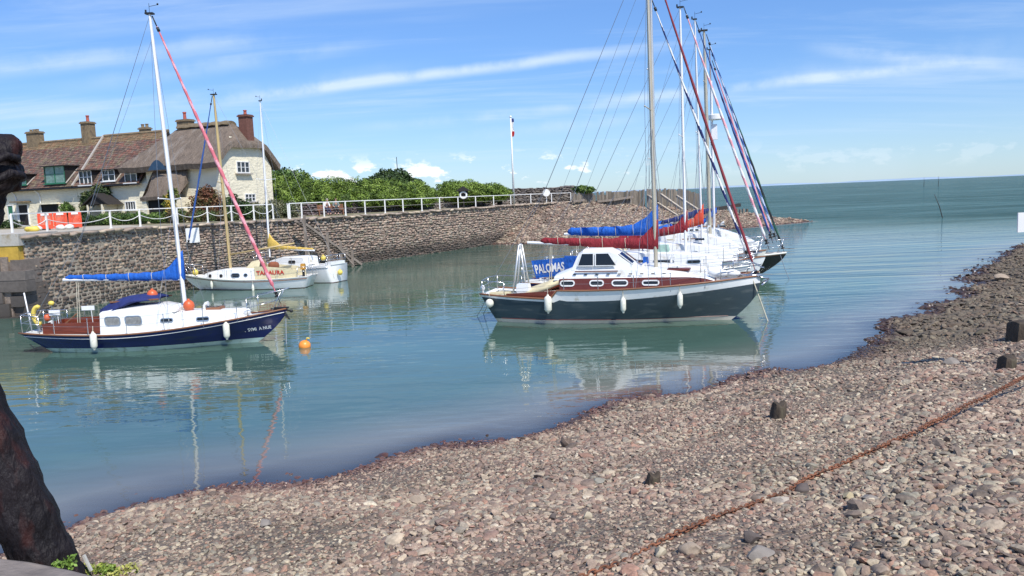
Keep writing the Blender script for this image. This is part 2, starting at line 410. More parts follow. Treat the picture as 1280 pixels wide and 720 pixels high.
def beach_mat(inst=False):
    m = bpy.data.materials.new('pebble' if inst else 'shingle_ground'); m.use_nodes = True; t = m.node_tree; K = t.links
    b = t.nodes['Principled BSDF']; b.inputs['Roughness'].default_value = .8
    geo = nn(t, 'ShaderNodeNewGeometry')
    def N(op, a, b_=None):
        n = nn(t, 'ShaderNodeMath', operation=op)
        for i, v in enumerate((a, b_)):
            if v is None: continue
            if hasattr(v, 'links'): K.new(v, n.inputs[i])
            else: n.inputs[i].default_value = v
        return n.outputs[0]
    def R(v, a, b_, c, d):
        n = nn(t, 'ShaderNodeMapRange'); n.interpolation_type = 'SMOOTHSTEP'; K.new(v, n.inputs[0])
        for i, q in enumerate((a, b_, c, d)): n.inputs[i+1].default_value = q
        return n.outputs[0]
    def MX(f, a, b_):
        n = nn(t, 'ShaderNodeMix', data_type='RGBA')
        for i, v in ((0, f), (6, a), (7, b_)):
            if hasattr(v, 'links'): K.new(v, n.inputs[i])
            elif i == 0: n.inputs[0].default_value = v
            else: n.inputs[i].default_value = (*v, 1)
        return n.outputs[2]
    s = nn(t, 'ShaderNodeSeparateXYZ'); K.new(geo.outputs['Position'], s.inputs[0])
    cr = nn(t, 'ShaderNodeValToRGB'); cr.color_ramp.interpolation = 'CONSTANT' if inst else 'LINEAR'
    els = [(0, (0.218, 0.155, 0.119)), (.14, (0.301, 0.245, 0.186)), (.3, (0.179, 0.145, 0.116)), (.42, (0.349, 0.305, 0.228)), (.55, (0.257, 0.200, 0.153)), (.66, (0.136, 0.115, 0.093)), (.76, (0.398, 0.355, 0.260)), (.85, (0.242, 0.230, 0.181)), (.93, (0.310, 0.200, 0.144)), (.975, (0.485, 0.450, 0.344))]
    cr.color_ramp.elements[0].position = 0; cr.color_ramp.elements[0].color = (*els[0][1], 1)
    cr.color_ramp.elements[1].position = els[-1][0]; cr.color_ramp.elements[1].color = (*els[-1][1], 1)
    for p, c in els[1:-1]:
        e = cr.color_ramp.elements.new(p); e.color = (*c, 1)
    if inst:
        at = nn(t, 'ShaderNodeAttribute', attribute_type='INSTANCER', attribute_name='tone'); K.new(at.outputs['Fac'], cr.inputs[0])
        tcx = nn(t, 'ShaderNodeTexCoord'); no = nn(t, 'ShaderNodeTexNoise'); no.inputs['Scale'].default_value = 2.5; no.inputs['Detail'].default_value = 4; K.new(tcx.outputs['Object'], no.inputs[0])
        vein = R(no.outputs[0], .3, .7, .8, 1.2); sc = nn(t, 'ShaderNodeVectorMath', operation='SCALE'); K.new(cr.outputs[0], sc.inputs[0]); K.new(vein, sc.inputs['Scale']); base = sc.outputs[0]
        bp = nn(t, 'ShaderNodeBump'); bp.inputs['Strength'].default_value = .25; bp.inputs['Distance'].default_value = .01; K.new(no.outputs[0], bp.inputs['Height']); K.new(bp.outputs[0], b.inputs['Normal'])
    else:
        vo = nn(t, 'ShaderNodeTexVoronoi'); vo.inputs['Scale'].default_value = 24; K.new(geo.outputs['Position'], vo.inputs[0])
        rn = nn(t, 'ShaderNodeSeparateXYZ'); K.new(vo.outputs['Color'], rn.inputs[0]); K.new(rn.outputs[0], cr.inputs[0])
        sc = nn(t, 'ShaderNodeVectorMath', operation='SCALE'); K.new(cr.outputs[0], sc.inputs[0]); sc.inputs['Scale'].default_value = .55; base = sc.outputs[0]
        vo2 = nn(t, 'ShaderNodeTexVoronoi'); vo2.inputs['Scale'].default_value = 7; K.new(geo.outputs['Position'], vo2.inputs[0])
        bp = nn(t, 'ShaderNodeBump'); bp.inputs['Strength'].default_value = .9; bp.inputs['Distance'].default_value = .03; bp.invert = True
        K.new(N('ADD', vo.outputs['Distance'], N('MULTIPLY', vo2.outputs['Distance'], 1.5)), bp.inputs['Height']); K.new(bp.outputs[0], b.inputs['Normal'])
    # large soft drifts of redder and greyer stone
    n2 = nn(t, 'ShaderNodeTexNoise'); n2.inputs['Scale'].default_value = .35; n2.inputs['Detail'].default_value = 4; K.new(geo.outputs['Position'], n2.inputs[0])
    tint = MX(R(n2.outputs[0], .35, .65, 0, 1), (1.06, .93, .90), (1.03, .96, .90)); mu = nn(t, 'ShaderNodeVectorMath', operation='MULTIPLY'); K.new(base, mu.inputs[0]); K.new(tint, mu.inputs[1])
    zb_ = nn(t, 'ShaderNodeTexNoise', noise_dimensions='1D'); zb_.inputs['Scale'].default_value = 7; zb_.inputs['Detail'].default_value = 2; K.new(N('ADD', s.outputs[2], N('MULTIPLY', n2.outputs[0], .25)), zb_.inputs['W'])
    mb_ = nn(t, 'ShaderNodeVectorMath', operation='SCALE'); K.new(mu.outputs[0], mb_.inputs[0]); K.new(R(zb_.outputs[0], .35, .65, .84, 1.10), mb_.inputs['Scale']); mu = mb_
    # weed and slime on the low outer stones
    n3 = nn(t, 'ShaderNodeTexNoise'); n3.inputs['Scale'].default_value = .9; n3.inputs['Detail'].default_value = 6; K.new(geo.outputs['Position'], n3.inputs[0])
    zz = N('ADD', s.outputs[2], N('MULTIPLY', N('SUBTRACT', n3.outputs[0], .5), 1.1))
    outer = N('MULTIPLY', R(s.outputs[1], 17.5, 21.5, 0, 1), R(s.outputs[1], 60, 70, 1, 0)); weed = N('MULTIPLY', R(zz, .45, .95, .72, 0), outer)
    c1 = MX(weed, mu.outputs[0], (.085, .068, .042))
    # wet dark red stones along the water's edge
    ze = N('ADD', s.outputs[2], N('MULTIPLY', N('SUBTRACT', n3.outputs[0], .5), .16))
    wet = R(ze, .02, .17, 1, 0); dk = nn(t, 'ShaderNodeVectorMath', operation='MULTIPLY'); K.new(c1, dk.inputs[0]); dk.inputs[1].default_value = (.40, .28, .28)
    K.new(MX(wet, c1, dk.outputs[0]), b.inputs['Base Color']); K.new(R(ze, .02, .12, .35, .8), b.inputs['Roughness'])
    return m
GM = beach_mat(False); PM_ = beach_mat(True)
xs = np.unique(np.concatenate([lines(-40, 60, 1.0, 40000), np.arange(-14, 34, .3)])); ys = np.unique(np.concatenate([lines(-10, 112, 1.0, 40000), np.arange(2, 54, .3)]))
V, Fq = grid(xs, ys, height)
tag(np_mesh('ground', V, Fq, GM, smooth=True), kind='structure')

# ------------------------------------------------------------------ water
wm = bpy.data.materials.new('sea_water'); wm.use_nodes = True; nt2 = wm.node_tree; K = nt2.links; nt2.nodes.clear()
out = nn(nt2, 'ShaderNodeOutputMaterial'); geo = nn(nt2, 'ShaderNodeNewGeometry')
dif = nn(nt2, 'ShaderNodeBsdfDiffuse'); tr = nn(nt2, 'ShaderNodeBsdfTransparent'); tr.inputs[0].default_value = (.8, .86, .84, 1)
gl = nn(nt2, 'ShaderNodeBsdfGlossy'); gl.inputs['Roughness'].default_value = .025
at = nn(nt2, 'ShaderNodeAttribute', attribute_name='depth')
def wr(v, a, b, c, d, sm=True):
    n = nn(nt2, 'ShaderNodeMapRange'); n.interpolation_type = 'SMOOTHSTEP' if sm else 'LINEAR'; K.new(v, n.inputs[0])
    for i, q in enumerate((a, b, c, d)): n.inputs[i+1].default_value = q
    return n.outputs[0]
def wn(scale, rot, sc3, det=4, rough=.5, dist=0):
    mp = nn(nt2, 'ShaderNodeMapping'); mp.inputs['Rotation'].default_value = (0, 0, rad(rot)); mp.inputs['Scale'].default_value = sc3; K.new(geo.outputs['Position'], mp.inputs[0])
    n = nn(nt2, 'ShaderNodeTexNoise'); n.inputs['Scale'].default_value = scale; n.inputs['Detail'].default_value = det; n.inputs['Roughness'].default_value = rough; n.inputs['Distortion'].default_value = dist
    K.new(mp.outputs[0], n.inputs[0]); return n.outputs[0]
def wm2(op, a, b):
    n = nn(nt2, 'ShaderNodeMath', operation=op)
    for i, v in enumerate((a, b)):
        if hasattr(v, 'links'): K.new(v, n.inputs[i])
        else: n.inputs[i].default_value = v
    return n.outputs[0]
sw = nn(nt2, 'ShaderNodeSeparateXYZ'); K.new(geo.outputs['Position'], sw.inputs[0])
# distance seaward: the harbour mouth lies about y = 60..90 and to the right
sea_f = wr(wm2('ADD', sw.outputs[1], wm2('MULTIPLY', sw.outputs[0], .35)), 55, 125, 0, 1)
opn = wr(wm2('SUBTRACT', wm2('ADD', wm2('MULTIPLY', sw.outputs[1], .6), sw.outputs[0]), 0), 24, 42, 0, 1)
rip = wn(1.9, 6, (.55, 1.25, 1), 3, .42)            # fine ripples
swl = wn(.62, 3, (.13, 1.0, 1), 3, .5, .3)        # long low crests
chp = wn(.30, -10, (.40, 1, 1), 7, .66)             # open sea chop
h1 = wm2('MULTIPLY', rip, wr(wn(.12, 0, (1, 1, 1), 2), .4, .62, .006, .022))
h2 = wm2('MULTIPLY', swl, wr(opn, 0, 1, .014, .13, False))
h3 = wm2('MULTIPLY', chp, wr(sea_f, 0, 1, 0.0, .7, False))
hh = wm2('ADD', wm2('ADD', h1, h2), h3)
bp = nn(nt2, 'ShaderNodeBump'); bp.inputs['Strength'].default_value = 1; bp.inputs['Distance'].default_value = 1; K.new(hh, bp.inputs['Height'])
fr = nn(nt2, 'ShaderNodeFresnel'); fr.inputs[0].default_value = 1.95; K.new(bp.outputs[0], fr.inputs[1])
for n in (gl, dif): K.new(bp.outputs[0], n.inputs['Normal'])
cm = nn(nt2, 'ShaderNodeMix', data_type='RGBA'); K.new(sea_f, cm.inputs[0]); cm.inputs[6].default_value = (.072, .138, .104, 1); cm.inputs[7].default_value = (.030, .088, .085, 1)
pat = wn(.02, 4, (.4, 1, 1), 9, .75); pat3 = wn(.16, -4, (.25, 1, 1), 6, .65); patf = wm2('MULTIPLY', wr(pat, .32, .68, .8, 1.2), wr(pat3, .32, .68, .78, 1.22)); patg = wm2('MULTIPLY', wr(pat3, .35, .65, .7, 1.3), wr(pat, .35, .65, .85, 1.15)); pm2 = nn(nt2, 'ShaderNodeVectorMath', operation='SCALE'); cm2 = nn(nt2, 'ShaderNodeMix', data_type='RGBA'); K.new(wr(at.outputs['Fac'], .02, .55, 0, 1), cm2.inputs[0]); cm2.inputs[6].default_value = (.215, .205, .175, 1); K.new(cm.outputs[2], cm2.inputs[7]); K.new(cm2.outputs[2], pm2.inputs[0]); K.new(patf, pm2.inputs['Scale']); K.new(pm2.outputs[0], dif.inputs[0])
mx1 = nn(nt2, 'ShaderNodeMixShader'); K.new(wr(at.outputs['Fac'], 0, .16, .12, 1, False), mx1.inputs[0]); K.new(tr.outputs[0], mx1.inputs[1]); K.new(dif.outputs[0], mx1.inputs[2])
mx2 = nn(nt2, 'ShaderNodeMixShader'); K.new(wm2('MULTIPLY', fr.outputs[0], wm2('ADD', wr(sea_f, 0, 1, 1, 0), wm2('MULTIPLY', wr(sea_f, 0, 1, 0, .42), patg))), mx2.inputs[0]); K.new(mx1.outputs[0], mx2.inputs[1]); K.new(gl.outputs[0], mx2.inputs[2]); K.new(mx2.outputs[0], out.inputs[0])
xs = np.unique(np.concatenate([lines(-45, 60, 1.5, 40000), np.arange(-14, 34, .4)])); ys = np.unique(np.concatenate([lines(0, 112, 1.5, 40000), np.arange(6, 54, .4)]))
V, Fq = grid(xs, ys, lambda a, b: a*0)
wat = np_mesh('water', V, Fq, wm, smooth=True); tag(wat, kind='structure')
a_ = wat.data.attributes.new('depth', 'FLOAT', 'POINT'); a_.data.foreach_set('value', np.maximum(-height(V[:, 0], V[:, 1]), 0).astype(np.float32))

# far coast across the channel, distance haze put into its blue-grey colour
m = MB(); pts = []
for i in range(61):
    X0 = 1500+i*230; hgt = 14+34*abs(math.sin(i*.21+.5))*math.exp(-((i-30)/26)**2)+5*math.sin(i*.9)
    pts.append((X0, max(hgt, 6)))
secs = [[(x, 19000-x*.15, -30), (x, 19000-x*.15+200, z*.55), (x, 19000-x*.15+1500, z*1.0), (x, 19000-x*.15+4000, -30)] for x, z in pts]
m.loft(secs); tag(m.build('hills', pm('far_haze_blue', (.27, .36, .46), rough=1, var=.12, vs=.002), smooth=True), kind='structure')

# ------------------------------------------------------------------ pebbles (instanced shingle)
protos = bpy.data.collections.new('pebble_shapes')
for k in range(7):
    bm = bmesh.new(); bmesh.ops.create_icosphere(bm, subdivisions=2, radius=1.0)
    fl = [.45, .6, .38, .7, .5, .55, .42][k]; el = [1.25, 1.0, 1.4, 1.1, 1.6, 1.15, 1.3][k]
    ph = [random.uniform(0, 6) for _ in range(6)]
    for v in bm.verts:
        c = v.co.copy(); r = 1+.16*math.sin(2.1*c.x+ph[0])*math.sin(2.3*c.y+ph[1])+.13*math.sin(3.3*c.z+ph[2]+c.x*2)+random.uniform(-.035, .035)
        # a few flattened facets
        for q in range(5):
            dn = Vector((math.cos(ph[q]*2), math.sin(ph[q]*2), .6*math.sin(ph[(q+3) % 6]))).normalized(); dd = c.dot(dn)
            if dd > .70: c -= dn*(dd-.70)*.9
        c *= r; v.co = Vector((c.x*el, c.y, c.z*fl))
    me = bpy.data.meshes.new('pebble'); bm.to_mesh(me); bm.free(); me.polygons.foreach_set('use_smooth', [True]*len(me.polygons)); me.set_sharp_from_angle(angle=rad(32)); me.materials.append(PM_)
    ob = bpy.data.objects.new('pebble', me); protos.objects.link(ob)
P = []; S = []
def layer(n, r0, r1, a0, a1, smin, smax, pw=1.0, bias=None):
    r = np.sqrt(rng.uniform(r0*r0, r1*r1, n)); a = rng.uniform(rad(a0), rad(a1), n); x, y = r*np.sin(a), r*np.cos(a); h = height(x, y)
    cl = np.sin(x*.8+y*.5)*np.sin(y*1.1-x*.3)+.5*np.sin(x*2.1)*np.sin(y*1.9+1)
    keep = (h > -.12) & (rng.random(n) < (.75+.25*cl if bias is None else np.clip(.5+bias*cl, .05, 1)))
    s = smin+(smax-smin)*rng.random(n)**pw
    s = s*(1+.25*cl)
    x, y, h, s = x[keep], y[keep], h[keep], s[keep]
    P.append(np.stack([x, y, h+s*.16], 1)); S.append(s)
layer(145000, 2.6, 15, -54, 62, .010, .028, 1.4)
layer(125000, 2.6, 27, -50, 58, .022, .050, 1.5)
layer(11000, 2.6, 30, -48, 58, .038, .078, 2.2, .6)
layer(52000, 24, 64, 12, 44, .045, .12, 1.6)
layer(450, 3.2, 26, -40, 46, .07, .11, 2.5, .8)
# the shingle bank at the harbour mouth
n = 26000; x = rng.uniform(-8, 38, n); y = rng.uniform(70, 100, n); h = height(x, y); k = h > -.05; s = rng.uniform(.07, .17, n)
P.append(np.stack([x, y, h+s*.1], 1)[k]); S.append(s[k])
P = np.concatenate(P); S = np.concatenate(S); n = len(P); print('pebbles', n)
me = bpy.data.meshes.new('shingle_stones'); me.vertices.add(n); me.vertices.foreach_set('co', P.astype(np.float32).ravel())
def at_(nm, ty, arr, key):
    a = me.attributes.new(nm, ty, 'POINT'); a.data.foreach_set(key, arr.ravel())
at_('rot', 'FLOAT_VECTOR', np.stack([rng.normal(0, .28, n), rng.normal(0, .28, n), rng.uniform(0, 6.28, n)], 1).astype(np.float32), 'vector')
at_('scl', 'FLOAT_VECTOR', (S[:, None]*rng.uniform(.75, 1.25, (n, 3))).astype(np.float32), 'vector')
at_('vid', 'INT', rng.integers(0, 7, n).astype(np.int32), 'value'); at_('tone', 'FLOAT', rng.random(n).astype(np.float32), 'value')
so_ = bpy.data.objects.new('shingle_stones', me); COL.objects.link(so_); tag(so_, 'loose grey and pinkish pebbles covering the whole foreshore', 'pebbles', kind='stuff')
ng = bpy.data.node_groups.new('scatter', 'GeometryNodeTree'); ng.interface.new_socket('Geometry', in_out='INPUT', socket_type='NodeSocketGeometry'); ng.interface.new_socket('Geometry', in_out='OUTPUT', socket_type='NodeSocketGeometry')
gi = ng.nodes.new('NodeGroupInput'); go = ng.nodes.new('NodeGroupOutput'); ip = ng.nodes.new('GeometryNodeInstanceOnPoints'); ci_ = ng.nodes.new('GeometryNodeCollectionInfo')
ci_.inputs['Collection'].default_value = protos; ci_.inputs['Separate Children'].default_value = True; ci_.inputs['Reset Children'].default_value = True; ip.inputs['Pick Instance'].default_value = True
def na(nm, ty):
    q = ng.nodes.new('GeometryNodeInputNamedAttribute'); q.data_type = ty; q.inputs[0].default_value = nm; return q.outputs['Attribute']
ng.links.new(gi.outputs[0], ip.inputs['Points']); ng.links.new(ci_.outputs[0], ip.inputs['Instance']); ng.links.new(na('vid', 'INT'), ip.inputs['Instance Index'])
ng.links.new(na('rot', 'FLOAT_VECTOR'), ip.inputs['Rotation']); ng.links.new(na('scl', 'FLOAT_VECTOR'), ip.inputs['Scale']); ng.links.new(ip.outputs[0], go.inputs[0])
so_.modifiers.new('scatter', 'NODES').node_group = ng
# ------------------------------------------------------------------ boats
GEL = pm('white_gelcoat', (.80, .80, .77), rough=.25, var=.05, vs=2, coat=.3, dirt=(.60, .56, .47), ds=3, dth=.60)
WPAINT = pm('white_paint', (.80, .80, .78), rough=.45, var=.06, vs=4)
NAVY = pm('navy_hull', (.008, .013, .085), rough=.22, var=.3, vs=2.5, coat=.4, dirt=(.018, .024, .06), ds=3, dth=.58, stretch=(.4, 1, 1.5))
SLATE = pm('slate_hull', (.040, .062, .075), rough=.38, var=.18, vs=1.2, dirt=(.085, .105, .11), ds=3.5, dth=.56, stretch=(.35, 1, 2.0))
BLACKH = pm('black_hull', (.012, .012, .014), rough=.25, var=.2, vs=2, coat=.3)
BLUEH = pm('blue_hull', (.01, .04, .22), rough=.25, var=.1, vs=2, coat=.3)
CREAMH = pm('cream_hull', (.72, .70, .62), rough=.35, var=.07, vs=2)
BOOT = pm('boot_top', (.33, .45, .42), rough=.5, var=.12, vs=3, dirt=(.16, .22, .17), ds=4)
BOOTR = pm('boot_cream', (.55, .50, .42), rough=.5, var=.12, vs=3)
ANTIF = pm('antifoul', (.10, .025, .018), rough=.7, var=.25, vs=4, dirt=(.04, .045, .025), ds=3, dth=.5)
DECK = pm('deck_grey', (.62, .61, .56), rough=.7, var=.08, vs=5)
TEAK = pm('teak_rail', (.22, .095, .045), rough=.5, var=.25, vs=6, stretch=(.3, 3, 3))
MAHO = pm('mahogany', (.16, .035, .018), rough=.35, var=.3, vs=5, stretch=(.4, 3, 3), coat=.3)
REDS = pm('red_brown_paint', (.135, .028, .021), rough=.4, var=.12, vs=4)
ALU = pm('silver_alloy', (.62, .62, .60), rough=.38, metal=.55, var=.06, vs=5)
WMAST = pm('white_mast_paint', (.80, .80, .80), rough=.35, var=.04, vs=3)
SPRUCE = pm('varnished_spruce', (.52, .38, .17), rough=.4, var=.14, vs=3, stretch=(4, 4, .4))
BEIGE = pm('beige_mast', (.50, .45, .34), rough=.4, metal=.2, var=.08, vs=3)
STEEL = pm('stainless', (.60, .60, .60), rough=.25, metal=.9, var=.05)
WIRE = pm('rigging_wire', (.22, .24, .27), rough=.45, metal=.3, var=.05)
BLKF = pm('black_fitting', (.015, .015, .015), rough=.5)
ROPE = pm('cream_rope', (.55, .50, .38), rough=.9, var=.2, vs=30)
BLUC = pm('blue_canvas', (.008, .10, .44), rough=.85, var=.22, vs=4, bump=.8, bs=5, disp=.07, stretch=(2.2, 1, 1))
NAVC = pm('navy_canvas', (.012, .022, .12), rough=.8, var=.25, vs=5, bump=.8, bs=7, disp=.06)
REDC = pm('maroon_canvas', (.23, .014, .022), rough=.85, var=.28, vs=4, bump=.9, bs=5, disp=.08, stretch=(2.2, 1, 1))
REDC2 = pm('faded_red_canvas', (.24, .035, .045), rough=.8, var=.18, vs=5, bump=.6, bs=6, disp=.03)
ORGC = pm('orange_red_canvas', (.55, .065, .03), rough=.8, var=.15, vs=5, bump=.6, bs=6, disp=.03)
YELC = pm('yellow_canvas', (.62, .42, .09), rough=.8, var=.15, vs=5, bump=.6, bs=6, disp=.03)
CRMC = pm('cream_canvas', (.62, .54, .34), rough=.85, var=.12, vs=4, bump=.4, bs=8)
SAILW = pm('sail_white', (.72, .72, .70), rough=.8, var=.06, vs=6)
PINKL = pm('pale_pink_strip', (.74, .34, .38), rough=.75, var=.08, vs=6)
PALEB = pm('pale_blue_strip', (.45, .52, .66), rough=.75, var=.08)
PINK = pm('pinkish_red_strip', (.60, .15, .18), rough=.75, var=.1, vs=6)
BLUS = pm('blue_strip', (.03, .09, .30), rough=.75, var=.1)
GLAS = pm('dark_window', (.012, .014, .016), rough=.06, var=.1, vs=2)
GLASC = pm('curtained_window', (.20, .20, .19), rough=.1, var=.45, vs=9)
ORNG = pm('orange_plastic', (.62, .115, .035), rough=.4, var=.1, vs=6, dirt=(.55, .12, .05), ds=5)
YELP = pm('yellow_plastic', (.72, .55, .10), rough=.5, var=.12, vs=6)
FEND = pm('fender_vinyl', (.74, .72, .60), rough=.35, var=.07, vs=6, dirt=(.45, .43, .33), ds=5, dth=.6)
GREENS = pm('green_strip', (.02, .09, .06), rough=.7)

class Boat:
    def __init__(s, name, label, S, B, beam, zs, zm, zb, bow_over, stern_over, tm=.45, ts=.62, deckdrop=.03, step=None, exb=1.5, cat='sailing boat', group=None, full=.30):
        s.S = Vector((*S, 0)); d = Vector((B[0]-S[0], B[1]-S[1], 0)); s.L = d.length; s.ang = math.atan2(d.y, d.x); s.beam = beam
        s.c, s.s = math.cos(s.ang), math.sin(s.ang); s.zs, s.zm, s.zb = zs, zm, zb; s.bo, s.so = bow_over, stern_over; s.tm, s.ts = tm, ts
        s.dd = deckdrop; s.step = step; s.exb = exb; s.full = full
        s.root = thing(name, label, cat, s.S, s.ang, group)
    def P(s, px, py, off=0.0):
        d = ray(px, py); n = Vector((-s.s, s.c, 0)); o = s.S+n*off; q = CAM+d*((o-CAM).dot(n)/d.dot(n))-s.S
        return Vector((q.x*s.c+q.y*s.s, off, q.z))
    def W(s, p): return s.S+Vector((p[0]*s.c-p[1]*s.s, p[0]*s.s+p[1]*s.c, p[2]))
    def hb(s, t):
        h = s.beam/2; t = min(max(t, 0), 1)
        if t < s.tm: return h*(1-(1-s.ts)*(1-t/s.tm)**2)
        return max(h*(1-((t-s.tm)/(1-s.tm))**2.15), .015)
    def sheer(s, t):
        t = min(max(t, 0), 1)
        z = s.zm+(s.zs-s.zm)*(1-t/.38)**2 if t < .38 else s.zm+(s.zb-s.zm)*((t-.38)/.62)**1.7
        if s.step: z += s.step[1]*min(max((t-s.step[0])/.03, 0), 1)
        return z
    def xs(s, z): return s.so*(1-z/s.zs)
    def xb(s, z):
        k = max(1-z/s.zb, 0); return s.L-s.bo*k**s.exb
    def g(s, t, z):
        zn = min(max((z+.5)/(s.sheer(t)+.5), 0), 1); return zn**(s.full+1.0*t**3)
    def hull_pt(s, t, z, side): return (s.xs(z)+(s.xb(z)-s.xs(z))*t, side*s.hb(t)*s.g(t, z), z)
    def hy(s, x, z):
        a, b = s.xs(z), s.xb(z); t = min(max((x-a)/(b-a), 0), 1); return s.hb(t)*s.g(t, z)
    def tx(s, x): return min(max(x/s.L, 0), 1)
    def deckz(s, x): return s.sheer(s.tx(x))-s.dd
    def hull(s, mats, bw=lambda t: .08, boot=.12):
        """mats: band, topside, boot, bottom"""
        m = MB(); N = 40; ts = [(i/N)**.9 for i in range(N+1)]; rows = []; rm = []
        def zrow(t):
            sh = s.sheer(t); b = bw(t); z = [sh, sh-b]; r = [0]
            for k in range(1, 6): z.append((sh-b)+(boot-(sh-b))*k/5); r.append(1)
            z += [0.0, -.12, -.3, -.5]; r += [2, 3, 3, 3]; return z, r
        for side in (-1, 1):
            b0 = len(m.v); nr = 0
            vs = []
            for t in ts:
                z, r = zrow(t); nr = len(z); vs += [s.hull_pt(t, q, side) for q in z]
            fs = []; ms = []
            for i in range(N):
                for k in range(nr-1): fs.append((i*nr+k, i*nr+k+1, (i+1)*nr+k+1, (i+1)*nr+k)); ms.append(r[k])
            k0 = len(m.m); m.add(vs, fs); m.m[k0:] = ms
        z, r = zrow(0); k0 = len(m.m); vs = []
        for q in z: vs += [s.hull_pt(0, q, -1), s.hull_pt(0, q, 1)]
        m.add(vs, [(2*k, 2*k+1, 2*k+3, 2*k+2) for k in range(len(z)-1)]); m.m[k0:] = [r[k] for k in range(len(z)-1)]
        # double skin inside so that the bulwark has thickness
        hu = m.build('hull', mats, s.root, smooth=35)
        bmw = bmesh.new(); bmw.from_mesh(hu.data); bmesh.ops.remove_doubles(bmw, verts=bmw.verts, dist=.002); bmesh.ops.recalc_face_normals(bmw, faces=bmw.faces); bmw.to_mesh(hu.data); bmw.free()
        m = MB(); secs = []
        for t in ts:
            zz = s.sheer(t)-s.dd; w = s.hb(t)*s.g(t, zz)*.985; x = s.xs(zz)+(s.xb(zz)-s.xs(zz))*t*.997
            secs.append([(x, w*k, zz+.05*(1-k*k)*min(1, w)) for k in (-1, -.6, 0, .6, 1)])
        m.loft(secs, closed=False, caps=False); m.build('deck', DECK, s.root, smooth=True)
        return hu
    def strip(s, name, mat, dz, r, t0=0, t1=1, out=.01, parent=None):
        m = MB()
        for side in (-1, 1):
            pts = []
            for i in range(36):
                t = t0+(t1-t0)*i/35; z = s.sheer(t)+dz; p = s.hull_pt(t, z, side); pts.append((p[0], p[1]+side*out, p[2]))
            m.tube(pts, r, n=6)
        return m.build(name, mat, parent or s.root, smooth=True)
    def trunk(s, prof, mats, name='coachroof', tumble=.9, base=.06, camber=.07):
        """prof: (x, ztop, halfwidth); keeps data for windows"""
        s.prof = prof; s.tb = tumble; m = MB(); secs = []
        for x, z, w in prof:
            b = s.deckz(x)-base
            secs.append([(x, -w, b), (x, -w*tumble, z), (x, -w*tumble*.93, z+.025), (x, -w*.4, z+camber), (x, 0, z+camber*1.15), (x, w*.4, z+camber), (x, w*tumble*.93, z+.025), (x, w*tumble, z), (x, w, b)])
        m.loft(secs, mis=[0, 1, 1, 1, 1, 1, 1, 0, 0]); s.base = base
        return m.build(name, mats, s.root, smooth=28)
    def ty(s, x, z):
        pr = s.prof
        for (x0, z0, w0), (x1, z1, w1) in zip(pr[:-1], pr[1:]):
            if x0 <= x <= x1 or (x1, z1, w1) == pr[-1] or x < pr[0][0]:
                k = (x-x0)/max(x1-x0, 1e-6); zt = z0+(z1-z0)*k; w = w0+(w1-w0)*k; b = s.deckz(x)-s.base
                f = (z-b)/(zt-b); return w*(1+(s.tb-1)*f)
    def window(s, xc, zc, w, h, r=.5, frame=STEEL, glass=GLAS, sides=(-1, 1), fw=.03, yf=None, sk=0.0, name='window'):
        yf = yf or s.ty; r = min(r, .5)*min(w, h)
        def outl(e):
            o = []; a, b, q = w/2+e, h/2+e, max(r+e, .005)
            for cx, cz, a0 in ((a-q, b-q, 0), (-a+q, b-q, 90), (-a+q, -b+q, 180), (a-q, -b+q, 270)):
                for k in range(5):
                    an = rad(a0+22.5*k); o.append((cx+q*math.cos(an), cz+q*math.sin(an)))
            return o
        for sd_ in sides:
            def mp(o, off): return [(xc+x+sk*z, sd_*(yf(xc+x, zc+z)+off), zc+z) for x, z in o]
            m = MB(); a, b, c = mp(outl(fw), 0.0), mp(outl(fw), .022), mp(outl(0), .022); d = mp(outl(0), .006); n = 20
            vs = a+b+c+d; fs = []
            for q in range(3):
                for k in range(n): j = (k+1) % n; fs.append((q*n+k, q*n+j, (q+1)*n+j, (q+1)*n+k))
            m.add(vs, fs); wo = m.build(name, frame, s.root, smooth=40)
            m = MB(); m.add(mp(outl(.002), .012), [tuple(range(n))]); m.build('pane', glass, wo)
    def rig(s, mx, zt, mxt, r=.07, mat=WMAST, zbase=None, spr=((.52, 1.0),), furl=None, stays=True, boomz=None, wr=.006, back=2, low=True, baby=False):
        """mast base x, top z, top x"""
        zb = zbase if zbase is not None else s.deckz(mx)+.05
        s.mx, s.mxt, s.zt, s.zmb = mx, mxt, zt, zb
        m = MB(); N = 10; m.tube([(mx+(mxt-mx)*i/N, 0, zb+(zt-zb)*i/N) for i in range(N+1)], [r*(1 if i < 8 else 1-.12*(i-7)) for i in range(N+1)], n=12, sx=.72)
        mo = m.build('mast', mat, s.root, smooth=50)
        at = lambda f, y=0: (mx+(mxt-mx)*f, y, zb+(zt-zb)*f)
        m = MB(); m.box(at(1.0), (r*3, r*2, .05)); m.tube([at(1.0), (mxt, 0, zt+.32)], .007, n=5); m.tube([(mxt, 0, zt+.22), (mxt+.28, 0, zt+.26)], .008, n=5); m.ball((mxt+.28, 0, zt+.28), .035, nu=6, nv=4)
        m.tube([(mxt-.12, 0, zt), (mxt-.12, 0, zt+.12)], .03, n=6); m.build('masthead_fitting', BLKF, mo)
        sw_ = []
        for f, w in spr:
            for side in (-1, 1):
                m = MB(); p = Vector(at(f)); e = p+Vector((-.08, side*w, .05)); m.tube([p, e], [.022, .014], n=6); m.ball(e, .03, nu=6, nv=4); m.build('spreader', mat, s.root, smooth=True)
            sw_.append((f, w))
        chain = lambda side, dx: (mx+dx, side*(s.hb(s.tx(mx+dx))*.93), s.deckz(mx+dx)+.02)
        def wire(pts, name='shroud', rr=wr, mt=WIRE):
            q = MB(); q.tube(pts, rr, n=4); return q.build(name, mt, s.root)
